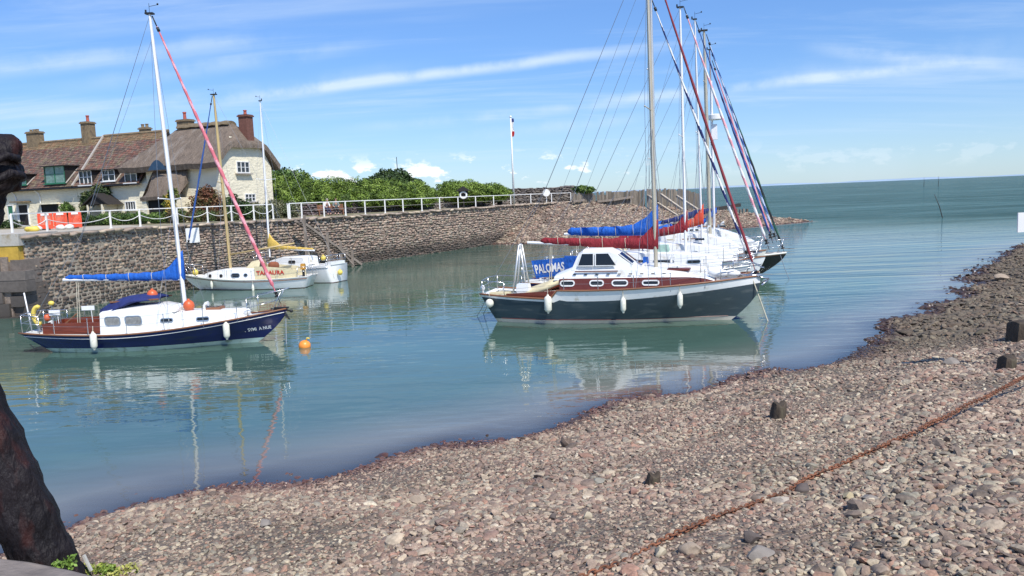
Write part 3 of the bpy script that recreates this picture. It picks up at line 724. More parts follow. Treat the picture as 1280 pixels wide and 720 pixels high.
        for side in (-1, 1):
            pts = [at(.985)]+[(at(f)[0]-.08, side*w, at(f)[2]+.05) for f, w in reversed(sw_)]+[chain(side, -.1)]
            wire(pts)
            if low:
                f = sw_[0][0]-.02; wire([at(f), chain(side, .35)]); wire([at(f), chain(side, -.55)])
        if back:
            for side in ((-1, 1) if back == 2 else (0,)):
                wire([at(.995), (at(.25)[0]*.35+.2 if back == 2 else .15, side*.02, zb+(zt-zb)*.28 if back == 2 else .6), (.12, side*s.hb(0)*.8, s.sheer(0))] if back == 2 else [at(.995), (.1, 0, s.sheer(0))], 'backstay')
        # slack halyards
        wire([at(.99), at(.5, .09), at(.12, .06)], 'halyard', .007, ROPE if mat is not WMAST else BLUS)
        wire([at(.97, -.09), at(.4, -.10), at(.1, -.08)], 'halyard', .007, SAILW)
        return mo
    def furled(s, a, b, mats, r=.05, pitch=(1, 4), n=44, name='furled_jib', drum=True):
        a, b = Vector(a), Vector(b); m = MB(); pts = []; R = []
        for i in range(n+1):
            f = i/n; pts.append(a.lerp(b, f)+Vector((0, 0, -.05*math.sin(PI*f)))); R.append(r*(.45+.55*min(1, f*2.2))*(1+.10*math.sin(i*1.3)) if .02 < f < .98 else r*.3)
        m.tube(pts, R, n=8, spiral=pitch); o = m.build(name, mats, s.root, smooth=60)
        m = MB(); m.tube([a+(a-b).normalized()*.35, a], .02, n=6); m.tube([a.lerp(b, .004), a.lerp(b, .018)], .05, n=8); m.build('halyard_swivel', BLKF, o, smooth=True)
        if drum:
            m = MB(); d = (b-a).normalized(); m.tube([b, b+d*.05, b+d*.06, b+d*.14, b+d*.15, b+d*.2], [.04, .09, .05, .05, .09, .09], n=10); m.tube([b+d*.2, b+d*.45], .012, n=5); m.build('furling_drum', BLKF, o, smooth=True)
        return o
    def boom(s, x_end, z_end, z_mast, cover, mast_top, r0=.10, r1=.17, upf=.62, mat=ALU, end_mat=None, sagf=.03, over=.3, hmast=.35, tail=None):
        """boom from mast aft to x_end with a sail cover whose front rises up the mast to mast_top"""
        zm = z_mast; f0 = lambda x: zm+(z_end-zm)*((s.mx-x)/(s.mx-x_end)); m = MB()
        mxx = s.mx+(s.mxt-s.mx)*(zm-s.zmb)/(s.zt-s.zmb)
        m.tube([(mxx-.05, 0, zm-.07), (x_end-over, 0, f0(x_end-over)-.05)], .05, n=10); bo = m.build('boom', mat, s.root, smooth=50)
        secs = []; N = 26
        for i in range(N+1):
            f = i/N; x = x_end+(mxx+.10-x_end)*f; up = (mast_top-zm)*max(0, (f-upf)/(1-upf))**(2.2 if upf < .7 else 1.5); rr = r0+(r1-r0)*f+.012*math.sin(i*1.9)
            if i == 0: rr *= .5
            zc = f0(x)+rr*.35-sagf*math.sin(PI*f); top = rr*.95+up; bot = -rr*1.0; w = rr*.62*(1+.06*math.sin(i*2.7)) if f < .93 else rr*.5
            sec = []
            for k in range(14):
                an = 2*PI*k/14; c_, s_ = math.cos(an), math.sin(an)
                z = zc+(top*s_ if s_ > 0 else -bot*s_)+.012*math.sin(k*3+i)
                y = w*c_*(1-.45*(s_ if s_ > 0 else 0)*(1 if up > .1 else .3)); sec.append((x, y, z))
            secs.append(sec)
        m = MB(); m.loft(secs); co = m.build('sail_cover', cover, s.root, smooth=True)
        for i in (4, 9, 14, 19):
            c_ = Vector((secs[i][0][0], 0, sum(p[2] for p in secs[i])/14)); q = MB(); q.tube([(p[0]+.01*math.sin(k), p[1]*1.06, c_.z+(p[2]-c_.z)*1.06) for k, p in enumerate(secs[i])], .009, n=5, closed=True); q.build('sail_tie', ROPE, co)
        q = MB(); q.tube([(x_end+.1, 0, f0(x_end)+.1), (s.mx+(s.mxt-s.mx)*.93, 0, s.zt*.93)], .005, n=4); q.build('topping_lift', WIRE, s.root)
        q = MB(); xs_ = x_end+.35; q.tube([(xs_, 0, f0(xs_)-.1), (xs_-.1, .0, s.deckz(xs_)+.25)], .012, n=5); q.tube([(xs_+.06, 0, f0(xs_)-.1), (xs_-.02, .0, s.deckz(xs_)+.25)], .012, n=5); q.build('mainsheet', ROPE, s.root)
        return co
    def rails(s, xs, h=.58, bowx=.9, sternx=.6, mat=STEEL, wires=True, pulpit=True, pushpit=True, inset=.94, r=.013):
        ed = lambda x, side, z: (x, side*s.hb(s.tx(x))*inset, s.sheer(s.tx(x))+z)
        for x in xs:
            for side in (-1, 1):
                m = MB(); m.tube([ed(x, side, -s.dd), ed(x, side, h)], r, n=6); m.ball(ed(x, side, h), r*1.6, nu=6, nv=4); m.build('stanchion', mat, s.root)
        if pulpit:
            m = MB(); xa = s.L-bowx; hx = h+.08
            top = [ed(xa, -1, hx), ed(s.L-.35, -1, hx+.02), (s.L+.08, -.12, s.zb+hx+.05), (s.L+.12, 0, s.zb+hx+.06), (s.L+.08, .12, s.zb+hx+.05), ed(s.L-.35, 1, hx+.02), ed(xa, 1, hx)]
            m.tube(top, r*1.15, n=6)
            for side in (-1, 1):
                m.tube([ed(xa, side, 0), ed(xa, side, hx)], r, n=6); m.tube([ed(s.L-.45, side, 0), (s.L-.12, side*.13, s.zb+hx)], r, n=6); m.tube([ed(xa, side, hx*.5), ed(s.L-.3, side, hx*.55)], r*.9, n=6)
            m.build('pulpit', mat, s.root, smooth=True)
        if pushpit:
            m = MB(); xa = sternx; hx = h+.04; top = [ed(xa, -1, hx), (0.05, -s.hb(0)*.9, s.zs+hx), (-.02, 0, s.zs+hx+.02), (.05, s.hb(0)*.9, s.zs+hx), ed(xa, 1, hx)]
            m.tube(top, r*1.15, n=6); m.tube([(p[0], p[1], p[2]-hx*.45) for p in top], r*.8, n=6)
            for p in top: m.tube([(p[0], p[1], p[2]-hx), p], r, n=6)
            m.build('pushpit', mat, s.root, smooth=True)
        if wires:
            for side in (-1, 1):
                for k in (1, .52):
                    m = MB(); pts = [ed(sternx, side, h*k)]+[ed(x, side, h*k) for x in xs]+[ed(s.L-bowx, side, h*k)]; m.tube(pts, .004, n=4); m.build('guard_wire', WIRE, s.root)

def fender(wp, label, r=.10, l=.55, top=.5, group='fenders hanging over the boats\' sides', ballf=False):
    """hanging fender, wp = world point of its middle; hung from a short lanyard"""
    t = thing('fender', label, 'fender', wp, 0, group); m = MB()
    if ballf: m.ball((0, 0, 0), (r*1.15, r*1.15, r*1.2), nu=14, nv=10)
    else:
        pr = [(-l/2-.05, .03), (-l/2, .045), (-l/2+.03, r*.75), (-l/2+.08, r), (l/2-.08, r), (l/2-.03, r*.75), (l/2, .045), (l/2+.05, .03)]
        m.tube([(0, 0, z) for z, q in pr], [q for z, q in pr], n=14)
    m.build('body', FEND, t, smooth=50); q = MB(); q.tube([(0, 0, l/2), (0, .03, l/2+top)], .010, n=5); q.build('lanyard', ROPE, t)
    return t
def outline_x(m, pts, y0, y1, mi=0):
    """side profile polygon (x,z) extruded between y0 and y1"""
    n = len(pts); vs = [(x, y0, z) for x, z in pts]+[(x, y1, z) for x, z in pts]
    m.add(vs, [tuple(range(n)), tuple(range(2*n-1, n-1, -1))]+[(i, n+i, n+(i+1) % n, (i+1) % n) for i in range(n)], mi)

# ---------------- navy blue sloop, left
BL = Boat('sailing_boat', 'navy blue sloop with bright blue boom cover and two orange buoys on its deck', (-16.15, 26.6), (-7.5, 26.4), 2.5, .68, .58, 1.08, 1.05, .95, tm=.48, ts=.55, group='moored sailing boats')
BL.hull([NAVY, NAVY, BOOT, BOOT], bw=lambda t: .07, boot=.15)
BL.strip('toe_rail', TEAK, .015, .028); BL.strip('sheer_stripe', SAILW, -.10, .012, out=.012)
BL.trunk([(2.75, 1.25, .84), (2.95, 1.28, .84), (5.0, 1.30, .80), (5.12, 1.12, .79), (7.0, 1.08, .50), (7.35, .88, .40)], [GEL, GEL])
# raised doghouse over the aft cabin
m = MB(); secs = []
for x, z, w in ((2.72, 1.29, .74), (3.1, 1.38, .74), (4.5, 1.42, .72), (5.2, 1.27, .70)): secs.append([(x, -w, 1.2), (x, -w*.93, z-.04), (x, -w*.6, z+.02), (x, 0, z+.05), (x, w*.6, z+.02), (x, w*.93, z-.04), (x, w, 1.2)])
m.loft(secs); m.build('doghouse_top', GEL, BL.root, smooth=30)
for x, w in ((3.17, .46), (3.85, .50)): BL.window(x, .99, w, .25, .3, frame=STEEL, glass=GLASC, sk=-.15)
for x in (4.93, 6.05): BL.window(x, .95 if x < 5 else .93, .36, .09, .5, frame=STEEL, glass=GLAS)
for side in (-1, 1): m = MB(); m.beam((3.0, side*.52, 1.58), (4.6, side*.5, 1.62), .04, .05); m.build('grab_rail', TEAK, BL.root)
# cockpit: mahogany coamings, seats and well
m = MB()
for side in (-1, 1):
    m.beam((.75, side*.62, .78), (2.75, side*.80, .80), .04, .36); m.beam((.8, side*.45, .72), (2.7, side*.52, .72), .34, .05, 0)
m.beam((.75, -.6, .78), (.75, .6, .78), .04, .34); m.box((2.7, 0, .98), (.05, .7, .52)); m.build('cockpit_coaming', MAHO, BL.root)
m = MB(); m.box((1.75, 0, .63), (1.8, .5, .04)); m.build('cockpit_sole', DECK, BL.root)
m = MB(); m.tube([(1.0, .0, .75), (1.55, .05, 1.18)], .025, n=6); m.build('tiller', TEAK, BL.root)
m = MB(); m.box((6.25, 0, 1.20), (.5, .46, .09), taper=.9); m.build('fore_hatch', TEAK, BL.root, smooth=20)
# folded sprayhood
m = MB(); secs = []
for i, (x, zc, rz, w) in enumerate([(2.62, 1.30, .05, .62), (2.9, 1.42, .12, .70), (3.3, 1.56, .13, .72), (3.8, 1.64, .12, .68), (4.3, 1.66, .08, .55), (4.55, 1.64, .03, .4)]):
    secs.append([(x+.05*math.sin(k+i), w*math.cos(2*PI*k/16), zc+rz*math.sin(2*PI*k/16)*(1+.2*math.sin(k*2.3+i))-(.18 if abs(math.cos(2*PI*k/16)) > .8 else 0)*(1 if i < 3 else .3)) for k in range(16)])
m.loft(secs); m.build('folded_sprayhood', NAVC, BL.root, smooth=True)
tp = BL.P(187, 17); BL.rig(5.25, tp.z, tp.x, r=.085, mat=WMAST, zbase=1.12, spr=((.385, .82),))
f0, f1 = BL.P(196, 33), BL.P(344, 364); BL.furled(f0, f1, [PINK, PINKL], r=.062, pitch=(1, 5), n=110)
e = BL.P(82, 348); ma = BL.P(228, 344); BL.boom(e.x, e.z, 2.28, BLUC, BL.P(226, 320).z, r0=.08, r1=.17, upf=.80, mat=WMAST, over=.08)
BL.rails([1.3, 2.5, 3.8, 5.0, 6.2, 7.2], h=.55, bowx=1.15, sternx=.75)
m = MB(); m.box((8.45, 0, 1.12), (.5, .12, .05)); m.tube([(8.1, 0, 1.1), (8.75, 0, 1.02)], .03, n=8); m.ball((8.78, 0, 1.0), .06); m.tube([(8.6, -.12, 1.0), (8.75, -.16, .75), (8.6, -.2, .9)], .03, n=6); m.build('bow_roller', BLKF, BL.root)
m = MB(); m.tube([BL.P(40, 414), BL.P(30, 366)], .022, n=8); m.build('ensign_staff', WMAST, BL.root, smooth=True)
m = MB(); m.tube([(.2, -.35, .7), (.25, -.4, 1.25), (.75, -.5, 1.28), (1.5, -.6, 1.3)], .012, n=6)
for x in (.5, 1.15, 1.3): m.tube([(x, -.5, .8), (x, -.5, 1.28)], .012, n=6)
m.build('stern_gantry', STEEL, BL.root)
for (px, py), (w, h) in {(68, 391): (.36, .17), (110, 385): (.42, .14)}.items():
    p = BL.P(px, py, -.5); m = MB(); m.box(p, (w, .03, h)); m.tube([(p.x+.1, p.y, p.z-h/2), (p.x+.12, p.y, .8)], .012, n=5); m.build('dodger_board', WPAINT, BL.root)
# name on the bow, mostly too soft to read
vs, fs = text_mesh('.  SYMI  A NUE', .155, .004); w0 = max(v[0] for v in vs); m = MB(); x0, z0 = BL.P(299, 418, -.85).x, .40; x1 = BL.P(336, 416, -.35).x
m.add([(x0+v[0]*(x1-x0)/w0, -BL.hy(x0+v[0]*(x1-x0)/w0, z0+v[1]+v[0]*.05)-.008, z0+v[1]+v[0]*.05) for v in vs], fs); m.build('boat_name', SAILW, BL.root)

def buoy_on(name, label, cat, wp, r, mat, group=None, eye=True):
    t = thing(name, label, cat, wp, 0, group); m = MB(); m.ball((0, 0, 0), (r, r, r*1.08), nu=16, nv=12); m.build('float', mat, t, smooth=True)
    m = MB(); m.tube([(0, 0, r*.95), (0, 0, r*1.28)], [r*.3, r*.22], n=8); m.build('eye', mat if eye else BLKF, t, smooth=True); return t
buoy_on('ball_buoy', 'orange ball buoy on the cabin top just aft of the mast of the navy boat', 'buoy', BL.W((4.22, -.1, 1.72)), .17, ORNG, 'orange ball buoys stowed aboard')
buoy_on('ball_buoy', 'orange ball buoy on the foredeck side of the mast foot of the navy boat', 'buoy', BL.W((5.45, -.2, 1.33)), .18, ORNG, 'orange ball buoys stowed aboard')
t = thing('lifebuoy', 'yellow horseshoe lifebuoy hung on the stern rail of the navy boat', 'lifebuoy', BL.W(BL.P(48, 394, -.3)), 0)
m = MB(); m.tube([(.22*math.cos(a)*.8, .02, .28*math.sin(a)) for a in [rad(70+q*22) for q in range(11)]], [.05]+[.075]*9+[.05], n=10); m.build('horseshoe', YELP, t, smooth=True)
m = MB(); m.tube([(-.18, .02, .05), (-.05, .0, -.1), (.1, .0, .15)], .015, n=5); m.build('strap', ROPE, t)
t = thing('danbuoy_float', 'small orange float clipped beside the yellow horseshoe lifebuoy', 'float', BL.W(BL.P(59, 397, -.45)), 0); m = MB(); m.ball((0, 0, 0), (.1, .1, .13)); m.build('float', ORNG, t, smooth=True); m = MB(); m.tube([(0, 0, .1), (0, 0, .26)], .012, n=5); m.build('stalk', BLKF, t)
t = thing('life_light', 'small pale yellow float on a stick above the stern rail of the navy boat', 'float', BL.W(BL.P(64, 379, -.3)), 0); m = MB(); m.ball((0, 0, 0), (.1, .08, .08)); m.build('float', YELP, t, smooth=True); m = MB(); m.tube([(0, 0, -.05), (.03, 0, -.6)], .012, n=5); m.build('stalk', STEEL, t)
t = thing('stowed_fender', 'round white fender lying on the foredeck of the navy boat', 'fender', BL.W((7.25, -.15, 1.06))); m = MB(); m.ball((0, 0, 0), (.24, .14, .13)); m.build('body', GEL, t, smooth=True); m = MB(); m.tube([(.2, 0, .03), (.45, .05, -.04)], .01, n=5); m.build('lanyard', ROPE, t)
for (px, py), lb in {(117, 426): 'cream sausage fender hanging amidships below the red cockpit of the navy boat', (283, 413): 'cream sausage fender hanging near the bow of the navy boat'}.items():
    p = BL.P(px, py, -1.3); y = BL.hy(p.x, p.z+.15)+.11; p = BL.P(px, py, -y); fender(BL.W(p), lb, .105, .50, .22)

# ---------------- slate hulled boat, right foreground
B1 = Boat('sailing_boat', 'slate grey hulled boat with white wheelhouse, red-brown cabin side and long maroon boom cover', (-.86, 29.62), (8.35, 26.72), 3.0, 1.02, .88, 1.20, .95, .55, tm=.46, ts=.66, deckdrop=.16, step=(.28, .30), exb=1.6, group='moored sailing boats', full=.19)
def bw1(t): return .09+.27*min(max((t-.27)/.05, 0), 1)-.13*max(0, (t-.5))/.5
B1.hull([GEL, SLATE, BOOTR, ANTIF], bw=bw1, boot=.13)
B1.strip('toe_rail', TEAK, .02, .035)
m = MB()
for side in (-1, 1): m.tube([B1.hull_pt(t, .145, side) for t in [i/30 for i in range(1, 30)]], .012, n=5)
m.build('waterline_stripe', REDS, B1.root)
X0 = 3.0
B1.trunk([(2.95, 1.55, 1.02), (3.1, 1.56, 1.02), (6.3, 1.58, .98), (7.4, 1.56, .82), (7.9, 1.50, .70), (8.2, 1.40, .58)], [REDS, GEL], tumble=.93, camber=.05)
# white upper coachroof stepping up to the wheelhouse
m = MB(); secs = []
for x, z, w in ((2.75, 1.66, .93), (3.3, 1.86, .90), (5.1, 1.90, .88), (6.4, 1.78, .84), (7.2, 1.70, .7), (7.4, 1.64, .62)): secs.append([(x, -w, 1.5), (x, -w*.92, z-.04), (x, -w*.6, z+.02), (x, 0, z+.05), (x, w*.6, z+.02), (x, w*.92, z-.04), (x, w, 1.5)])
m.loft(secs); m.build('upper_coachroof', GEL, B1.root, smooth=30)
for px, w in ((709, .44), (745.5, .42), (774.5, .48), (813, .50)):
    p = B1.P(px, 354, -1.0); B1.window(p.x, 1.40, w, .13 if w < .5 else .10, .5, frame=GEL, glass=GLAS, fw=.045)
# row of small vents along the roof edge
for px in range(718, 832, 14):
    p = B1.P(px, 342, -.9); m = MB(); m.box((p.x, -.885, 1.70), (.11, .03, .03)); m.build('vent_slot', BLKF, B1.root)
# wheelhouse
wh = [(3.05, 1.86), (3.35, 2.46), (3.6, 2.56), (4.75, 2.55), (4.98, 2.46), (5.6, 1.88)]
m = MB(); secs = []
for x, z, w in ((3.36, 1.88, .80), (3.58, 2.40, .76), (3.75, 2.52, .74), (4.70, 2.52, .72), (4.92, 2.42, .70), (5.65, 1.84, .66)):
    b = 1.84; secs.append([(x if z > 2 else x, -w, b), (x, -w*.95, b+(z-b)*.9), (x, -w*.7, z+.01), (x, 0, z+.05), (x, w*.7, z+.01), (x, w*.95, b+(z-b)*.9), (x, w, b)])
m.loft(secs); whs = m.build('wheelhouse', GEL, B1.root, smooth=30)
def quadwin(pts, par, frame=GEL, glass=GLAS, name='window', out=(0, -1, 0), fw=.03):
    P_ = [Vector(p) for p in pts]; c = sum(P_, Vector())/len(P_); o = Vector(out)*.02; n = len(P_)
    big = [p+(p-c).normalized()*fw*1.4 for p in P_]; m = MB(); vs = [p+o*-.5 for p in big]+[p+o for p in big]+[p+o for p in P_]+[p+o*.2 for p in P_]
    m.add(vs, [(q*n+k, q*n+(k+1) % n, (q+1)*n+(k+1) % n, (q+1)*n+k) for q in range(3) for k in range(n)]); w = m.build(name, frame, par); m = MB(); m.add([p+o*.45 for p in P_], [tuple(range(n))]); m.build('pane', glass, w); return w
for sgn in (-1, 1):
    yw = sgn*.80; yt = sgn*.745; ov = (0, sgn, 0)
    quadwin([(3.60, yw, 2.0), (4.13, yw, 2.0), (4.13, yt, 2.40), (3.74, yt, 2.40)], B1.root, out=ov); quadwin([(4.23, yw, 2.0), (4.92, yw*.98, 2.0), (4.66, yt, 2.40), (4.23, yt, 2.40)], B1.root, out=ov)
    quadwin([(5.02, sgn*.60, 2.36), (5.45, sgn*.58, 2.02), (5.45, sgn*.08, 2.05), (5.02, sgn*.08, 2.40)], B1.root, out=(.6, 0, .8))
for side in (-1, 1): m = MB(); m.beam((3.5, side*.89, 1.80), (5.0, side*.87, 1.80), .035, .035); m.build('grab_rail', REDS, B1.root)
m = MB(); m.box((7.0, -.2, 1.78), (.75, .5, .06)); m.build('fore_hatch', REDS, B1.root)
# aft cockpit: cream canvas slope, coamings, engine box, gantry
m = MB(); secs = []
for x, z, w in ((1.15, .98, .5), (1.7, 1.16, .8), (2.3, 1.36, .9), (2.95, 1.66, .92)): secs.append([(x, w*k/4, z-.12*abs(k/4)**2+.025*math.sin(k*2.3+x*5)) for k in range(-4, 5)]+[(x, w*k/4, z-.16-.12*abs(k/4)**2) for k in range(4, -5, -1)])
m.loft(secs); m.build('cockpit_cover', CRMC, B1.root, smooth=True)
for side in (-1, 1): m = MB(); m.beam((1.0, side*1.0, .93), (2.9, side*1.12, 1.05), .05, .22); m.build('cockpit_coaming', MAHO, B1.root)
m = MB()
for side in (-1, 1): m.tube([(1.0, side*.25, .85), (1.26, side*.1, 2.72)], .035, n=8); m.tube([(1.52, side*.25, 1.0), (1.32, side*.1, 2.72)], .03, n=8)
m.tube([(1.29, -.12, 2.72), (1.29, .12, 2.72)], .04, n=8); m.build('boom_crutch', ALU, B1.root, smooth=True)
m = MB(); m.box((1.5, -.5, 1.22), (.5, .34, .26), taper=.85); m.box((1.5, -.5, 1.04), (.42, .3, .14), taper=1.1); m.build('liferaft_case', GEL, B1.root, smooth=30)
m = MB(); m.box((.55, -.3, .98), (.75, .3, .08)); m.build('stern_locker', CRMC, B1.root)
m = MB(); m.ball((.02, -.75, 1.22), (.09, .09, .11)); m.tube([(.02, -.75, 1.0), (.02, -.75, 1.2)], .05, n=8); m.build('stern_light', GEL, B1.root, smooth=True)
z1 = 12.7; b0 = B1.P(820, 330); b1p = B1.P(810, 0); slope = (b1p.x-b0.x)/(b1p.z-b0.z); B1.rig(b0.x, z1, b0.x+slope*(z1-b0.z), r=.095, mat=BEIGE, zbase=1.72, spr=((.50, 1.05),), wr=.007)
fb = B1.P(944, 338); ft = B1.P(832, 0); dd_ = (ft-fb); ft2 = fb+dd_*((12.3-fb.z)/dd_.z); B1.furled(ft2, fb, [REDC2, REDC2], r=.046, n=50)
e = B1.P(676, 302); B1.boom(e.x, e.z, 2.60, REDC, B1.P(818, 283).z, r0=.11, r1=.22, upf=.84, mat=WMAST, over=.5)
B1.rails([3.2, 4.4, 5.6, 6.8, 7.9], h=.45, bowx=1.25, sternx=.95, r=.014)
m = MB(); m.ball((8.3, -.25, 1.62), (.33, .2, .16)); m.ball((8.75, -.1, 1.60), (.28, .2, .14)); m.build('sail_bag', SAILW, B1.root, smooth=True)
m = MB(); m.box((9.35, 0, 1.52), (.7, .22, .07)); m.tube([(9.3, -.05, 1.5), (9.95, -.05, 1.42)], .03, n=6); m.tube([(9.7, -.35, 1.22), (9.92, -.05, 1.38), (9.7, .25, 1.22)], .035, n=6); m.build('anchor', STEEL, B1.root, smooth=True)
for px, py, lb, bl in ((612, 379, 'round cream fender right under the stern corner of the slate grey boat', True), (685, 380, 'cream sausage fender below the cockpit of the slate grey boat, largest of its row', False), (779, 381, 'slim white fender hanging amidships on the slate grey boat', False), (850, 375, 'slim white fender towards the bow of the slate grey boat', False)):
    p = B1.P(px, py, -1.5); y = B1.hy(p.x, p.z+.2)+.11; p = B1.P(px, py, -y); fender(B1.W(p), lb, .13 if bl or px == 685 else .095, .56 if px == 685 else .46, .30, ballf=bl)

# ---------------- the raft behind
def coach(b, prof, mats=(GEL, GEL), wins=(), glass=GLAS, wh=.12):
    b.trunk(prof, list(mats))
    for x, z, w in wins: b.window(x, z, w, wh, .5, frame=STEEL, glass=glass, sides=(-1,))
B2 = Boat('sailing_boat', 'blue boat with bright blue boom cover and blue lettered stern dodger, second in the raft', (.6, 32.0), (9.1, 29.3), 2.7, 1.1, 1.0, 1.35, 1.1, .2, group='moored sailing boats')
B2.hull([BLUEH, BLUEH, BOOT, ANTIF]); B2.strip('toe_rail', TEAK, .02, .028); coach(B2, [(2.9, 1.62, .9), (3.2, 1.68, .9), (5.4, 1.66, .8), (6.9, 1.55, .5), (7.2, 1.35, .4)], wins=((3.8, 1.42, .7), (5.0, 1.42, .6)))
p = B2.P(820, 300); tp = B2.P(813, -6); B2.rig(p.x, tp.z, tp.x+.02, r=.075, mat=ALU, zbase=1.6, spr=((.40, .95), (.72, .8)))
B2.furled(B2.P(818, 8), B2.P(932, 313), [SAILW, NAVC], r=.048, pitch=(1, 4), n=60)
e = B2.P(710, 291); B2.boom(e.x, e.z, 2.95, BLUC, B2.P(816, 264).z, r0=.15, r1=.22, mat=WMAST, over=.15)
B2.rails([2.6, 4.2, 5.6, 6.9], h=.6, sternx=1.0)
a, b_, c, d = [B2.P(px, py, -1.05) for px, py in ((664, 326), (706, 322), (707, 343), (670, 348))]; m = MB(); N = 10
secs = []
for i in range(N+1):
    f = i/N; u = a.lerp(b_, f); l = d.lerp(c, f); wv = .02*math.sin(f*9); secs.append([(u.x, u.y+wv, u.z), (u.x, u.y+wv+.02, u.z), (l.x, l.y+wv+.02, l.z), (l.x, l.y+wv, l.z)])
m.loft(secs); dg = m.build('stern_dodger', BLUC, B2.root, smooth=30)
vs, fs = text_mesh('PALOMAS', 1.0, .03); w0 = max(v[0] for v in vs); hh_ = max(v[1] for v in vs); m = MB(); q = []
for v in vs:
    fu, fv = .04+.93*v[0]/w0, .26+.5*v[1]/hh_; u = a.lerp(b_, fu); l = d.lerp(c, fu); pz = l.lerp(u, fv); q.append((pz.x, pz.y+.02*math.sin(fu*9)-.012, pz.z))
m.add(q, fs); m.build('boat_name', SAILW, dg)
m = MB(); m.box((B2.P(713, 330, -.9).x+.1, -.8, B2.P(713, 326).z), (.7, .05, .5)); m.build('side_dodger', BLUC, B2.root)

B3 = Boat('sailing_boat', 'white yacht with dull red boom cover and tall white mast, third in the raft', (1.6, 34.9), (10.15, 32.3), 2.8, 1.15, 1.05, 1.35, 1.1, .3, group='moored sailing boats')
B3.hull([GEL, GEL, BLUEH, ANTIF], bw=lambda t: .2); B3.strip('toe_rail', ALU, .02, .022); coach(B3, [(2.9, 1.85, 1.0), (3.2, 1.95, 1.0), (5.6, 1.90, .9), (7.0, 1.72, .55), (7.4, 1.4, .4)], wins=((3.9, 1.6, .8), (5.1, 1.58, .8), (6.3, 1.55, .5)))
p = B3.P(857, 300); tp = B3.P(850, 9); B3.rig(p.x, tp.z, tp.x, r=.08, mat=WMAST, zbase=1.85, spr=((.48, 1.0),))
B3.furled(B3.P(858, 18), B3.P(957, 299), [PINKL, SAILW], r=.055, pitch=(1, 4), n=90)
e = B3.P(772, 300); B3.boom(e.x, e.z, 2.85, REDC, B3.P(853, 270).z, r0=.12, r1=.20, upf=.8, mat=WMAST, over=.2); B3.rails([2.4, 4.0, 5.4, 6.8], h=.6, sternx=1.0)
m = MB(); m.box((5.0, -.3, 2.1), (.6, .5, .28), taper=.8); m.build('green_deck_bag', pm('pale_green_cloth', (.30, .45, .38), rough=.8, var=.2, vs=6), B3.root)

B4 = Boat('sailing_boat', 'white sloop with orange-red boom cover, fourth in the raft', (2.9, 37.3), (11.2, 35.1), 2.8, 1.2, 1.1, 1.4, 1.1, .3, group='moored sailing boats')
B4.hull([GEL, GEL, BLUEH, ANTIF]); B4.strip('toe_rail', TEAK, .02, .025); coach(B4, [(2.7, 2.0, 1.0), (3.2, 2.15, 1.0), (5.6, 2.05, .9), (7.0, 1.75, .55), (7.4, 1.45, .4)], wins=((3.9, 1.75, .8), (5.3, 1.7, .8)))
p = B4.P(877.5, 290); tp = B4.P(868.5, 24); B4.rig(p.x, tp.z, tp.x, r=.06, mat=WMAST, zbase=1.95, spr=((.5, .95),))
B4.furled(B4.P(873, 36), B4.P(962, 292), [BLUS, NAVC], r=.045, pitch=(1, 5), n=90)
B4.boom(B4.P(832, 292).x, B4.P(832, 289).z, 3.05, ORGC, B4.P(876, 263).z, r0=.08, r1=.24, upf=.7, over=.2); B4.rails([2.4, 4.0, 5.4, 6.8], h=.6, sternx=1.0)

B5 = Boat('sailing_boat', 'white cruiser with thick beige mast and navy boom cover, fifth in the raft', (3.9, 39.9), (12.1, 37.8), 2.8, 1.25, 1.15, 1.45, 1.1, .3, group='moored sailing boats')
B5.hull([CREAMH, CREAMH, BLUEH, ANTIF]); B5.strip('toe_rail', TEAK, .02, .025); coach(B5, [(2.4, 2.2, 1.0), (3.0, 2.42, 1.0), (5.6, 2.35, .9), (7.0, 1.85, .55), (7.4, 1.5, .4)], wins=((3.9, 1.9, .8), (5.3, 1.85, .8)))
p = B5.P(888, 305); tp = B5.P(880, 38); B5.rig(p.x, tp.z, tp.x, r=.11, mat=BEIGE, zbase=2.0, spr=((.45, 1.0), (.75, .8)))
B5.furled(B5.P(886, 52), B5.P(967, 291), [PALEB, BLUS], r=.048, pitch=(1, 4), n=90)
B5.boom(B5.P(826, 282).x, B5.P(826, 280).z, 3.45, NAVC, B5.P(886, 269).z, r0=.10, r1=.20, over=.2); B5.rails([2.4, 4.0, 5.4, 6.8], h=.6, sternx=1.0)

B6 = Boat('sailing_boat', 'black hulled boat with radar dome on a shorter white mast, farthest of the raft', (5.2, 42.0), (13.75, 39.8), 2.9, 1.2, .95, 1.12, 1.35, .3, group='moored sailing boats')
B6.hull([TEAK, BLACKH, BOOT, ANTIF], bw=lambda t: .06); B6.strip('toe_rail', CREAMH, .02, .045); coach(B6, [(2.4, 2.3, 1.0), (3.0, 2.5, 1.0), (5.6, 2.4, .9), (7.0, 1.9, .6), (7.6, 1.5, .45)], wins=((3.9, 1.95, .8), (5.3, 1.9, .8)))
p = B6.P(894.5, 300); tp = B6.P(887, 62); B6.rig(p.x, tp.z, tp.x, r=.055, mat=TEAK, zbase=2.0, spr=((.5, 1.0),))
B6.furled(B6.P(890, 66), B6.P(977, 306), [BLKF, GREENS], r=.055, pitch=(1, 4), n=60); B6.furled(B6.P(893, 84), B6.P(962, 289), [PINKL, PINK], r=.05, pitch=(1, 5), n=80, name='furled_staysail')
B6.boom(B6.P(868, 288).x, B6.P(868, 288).z, 3.3, BLUC, B6.P(892, 267).z, r0=.08, r1=.2, over=.2); B6.rails([2.4, 4.0, 5.4, 6.8], h=.6, sternx=1.0)
m = MB(); q0, q1 = B6.P(893, 290, -.4), B6.P(889, 101, -.4); m.tube([q0, q1], [.06, .05], n=10); rm = m.build('radar_mast', WMAST, B6.root, smooth=50)
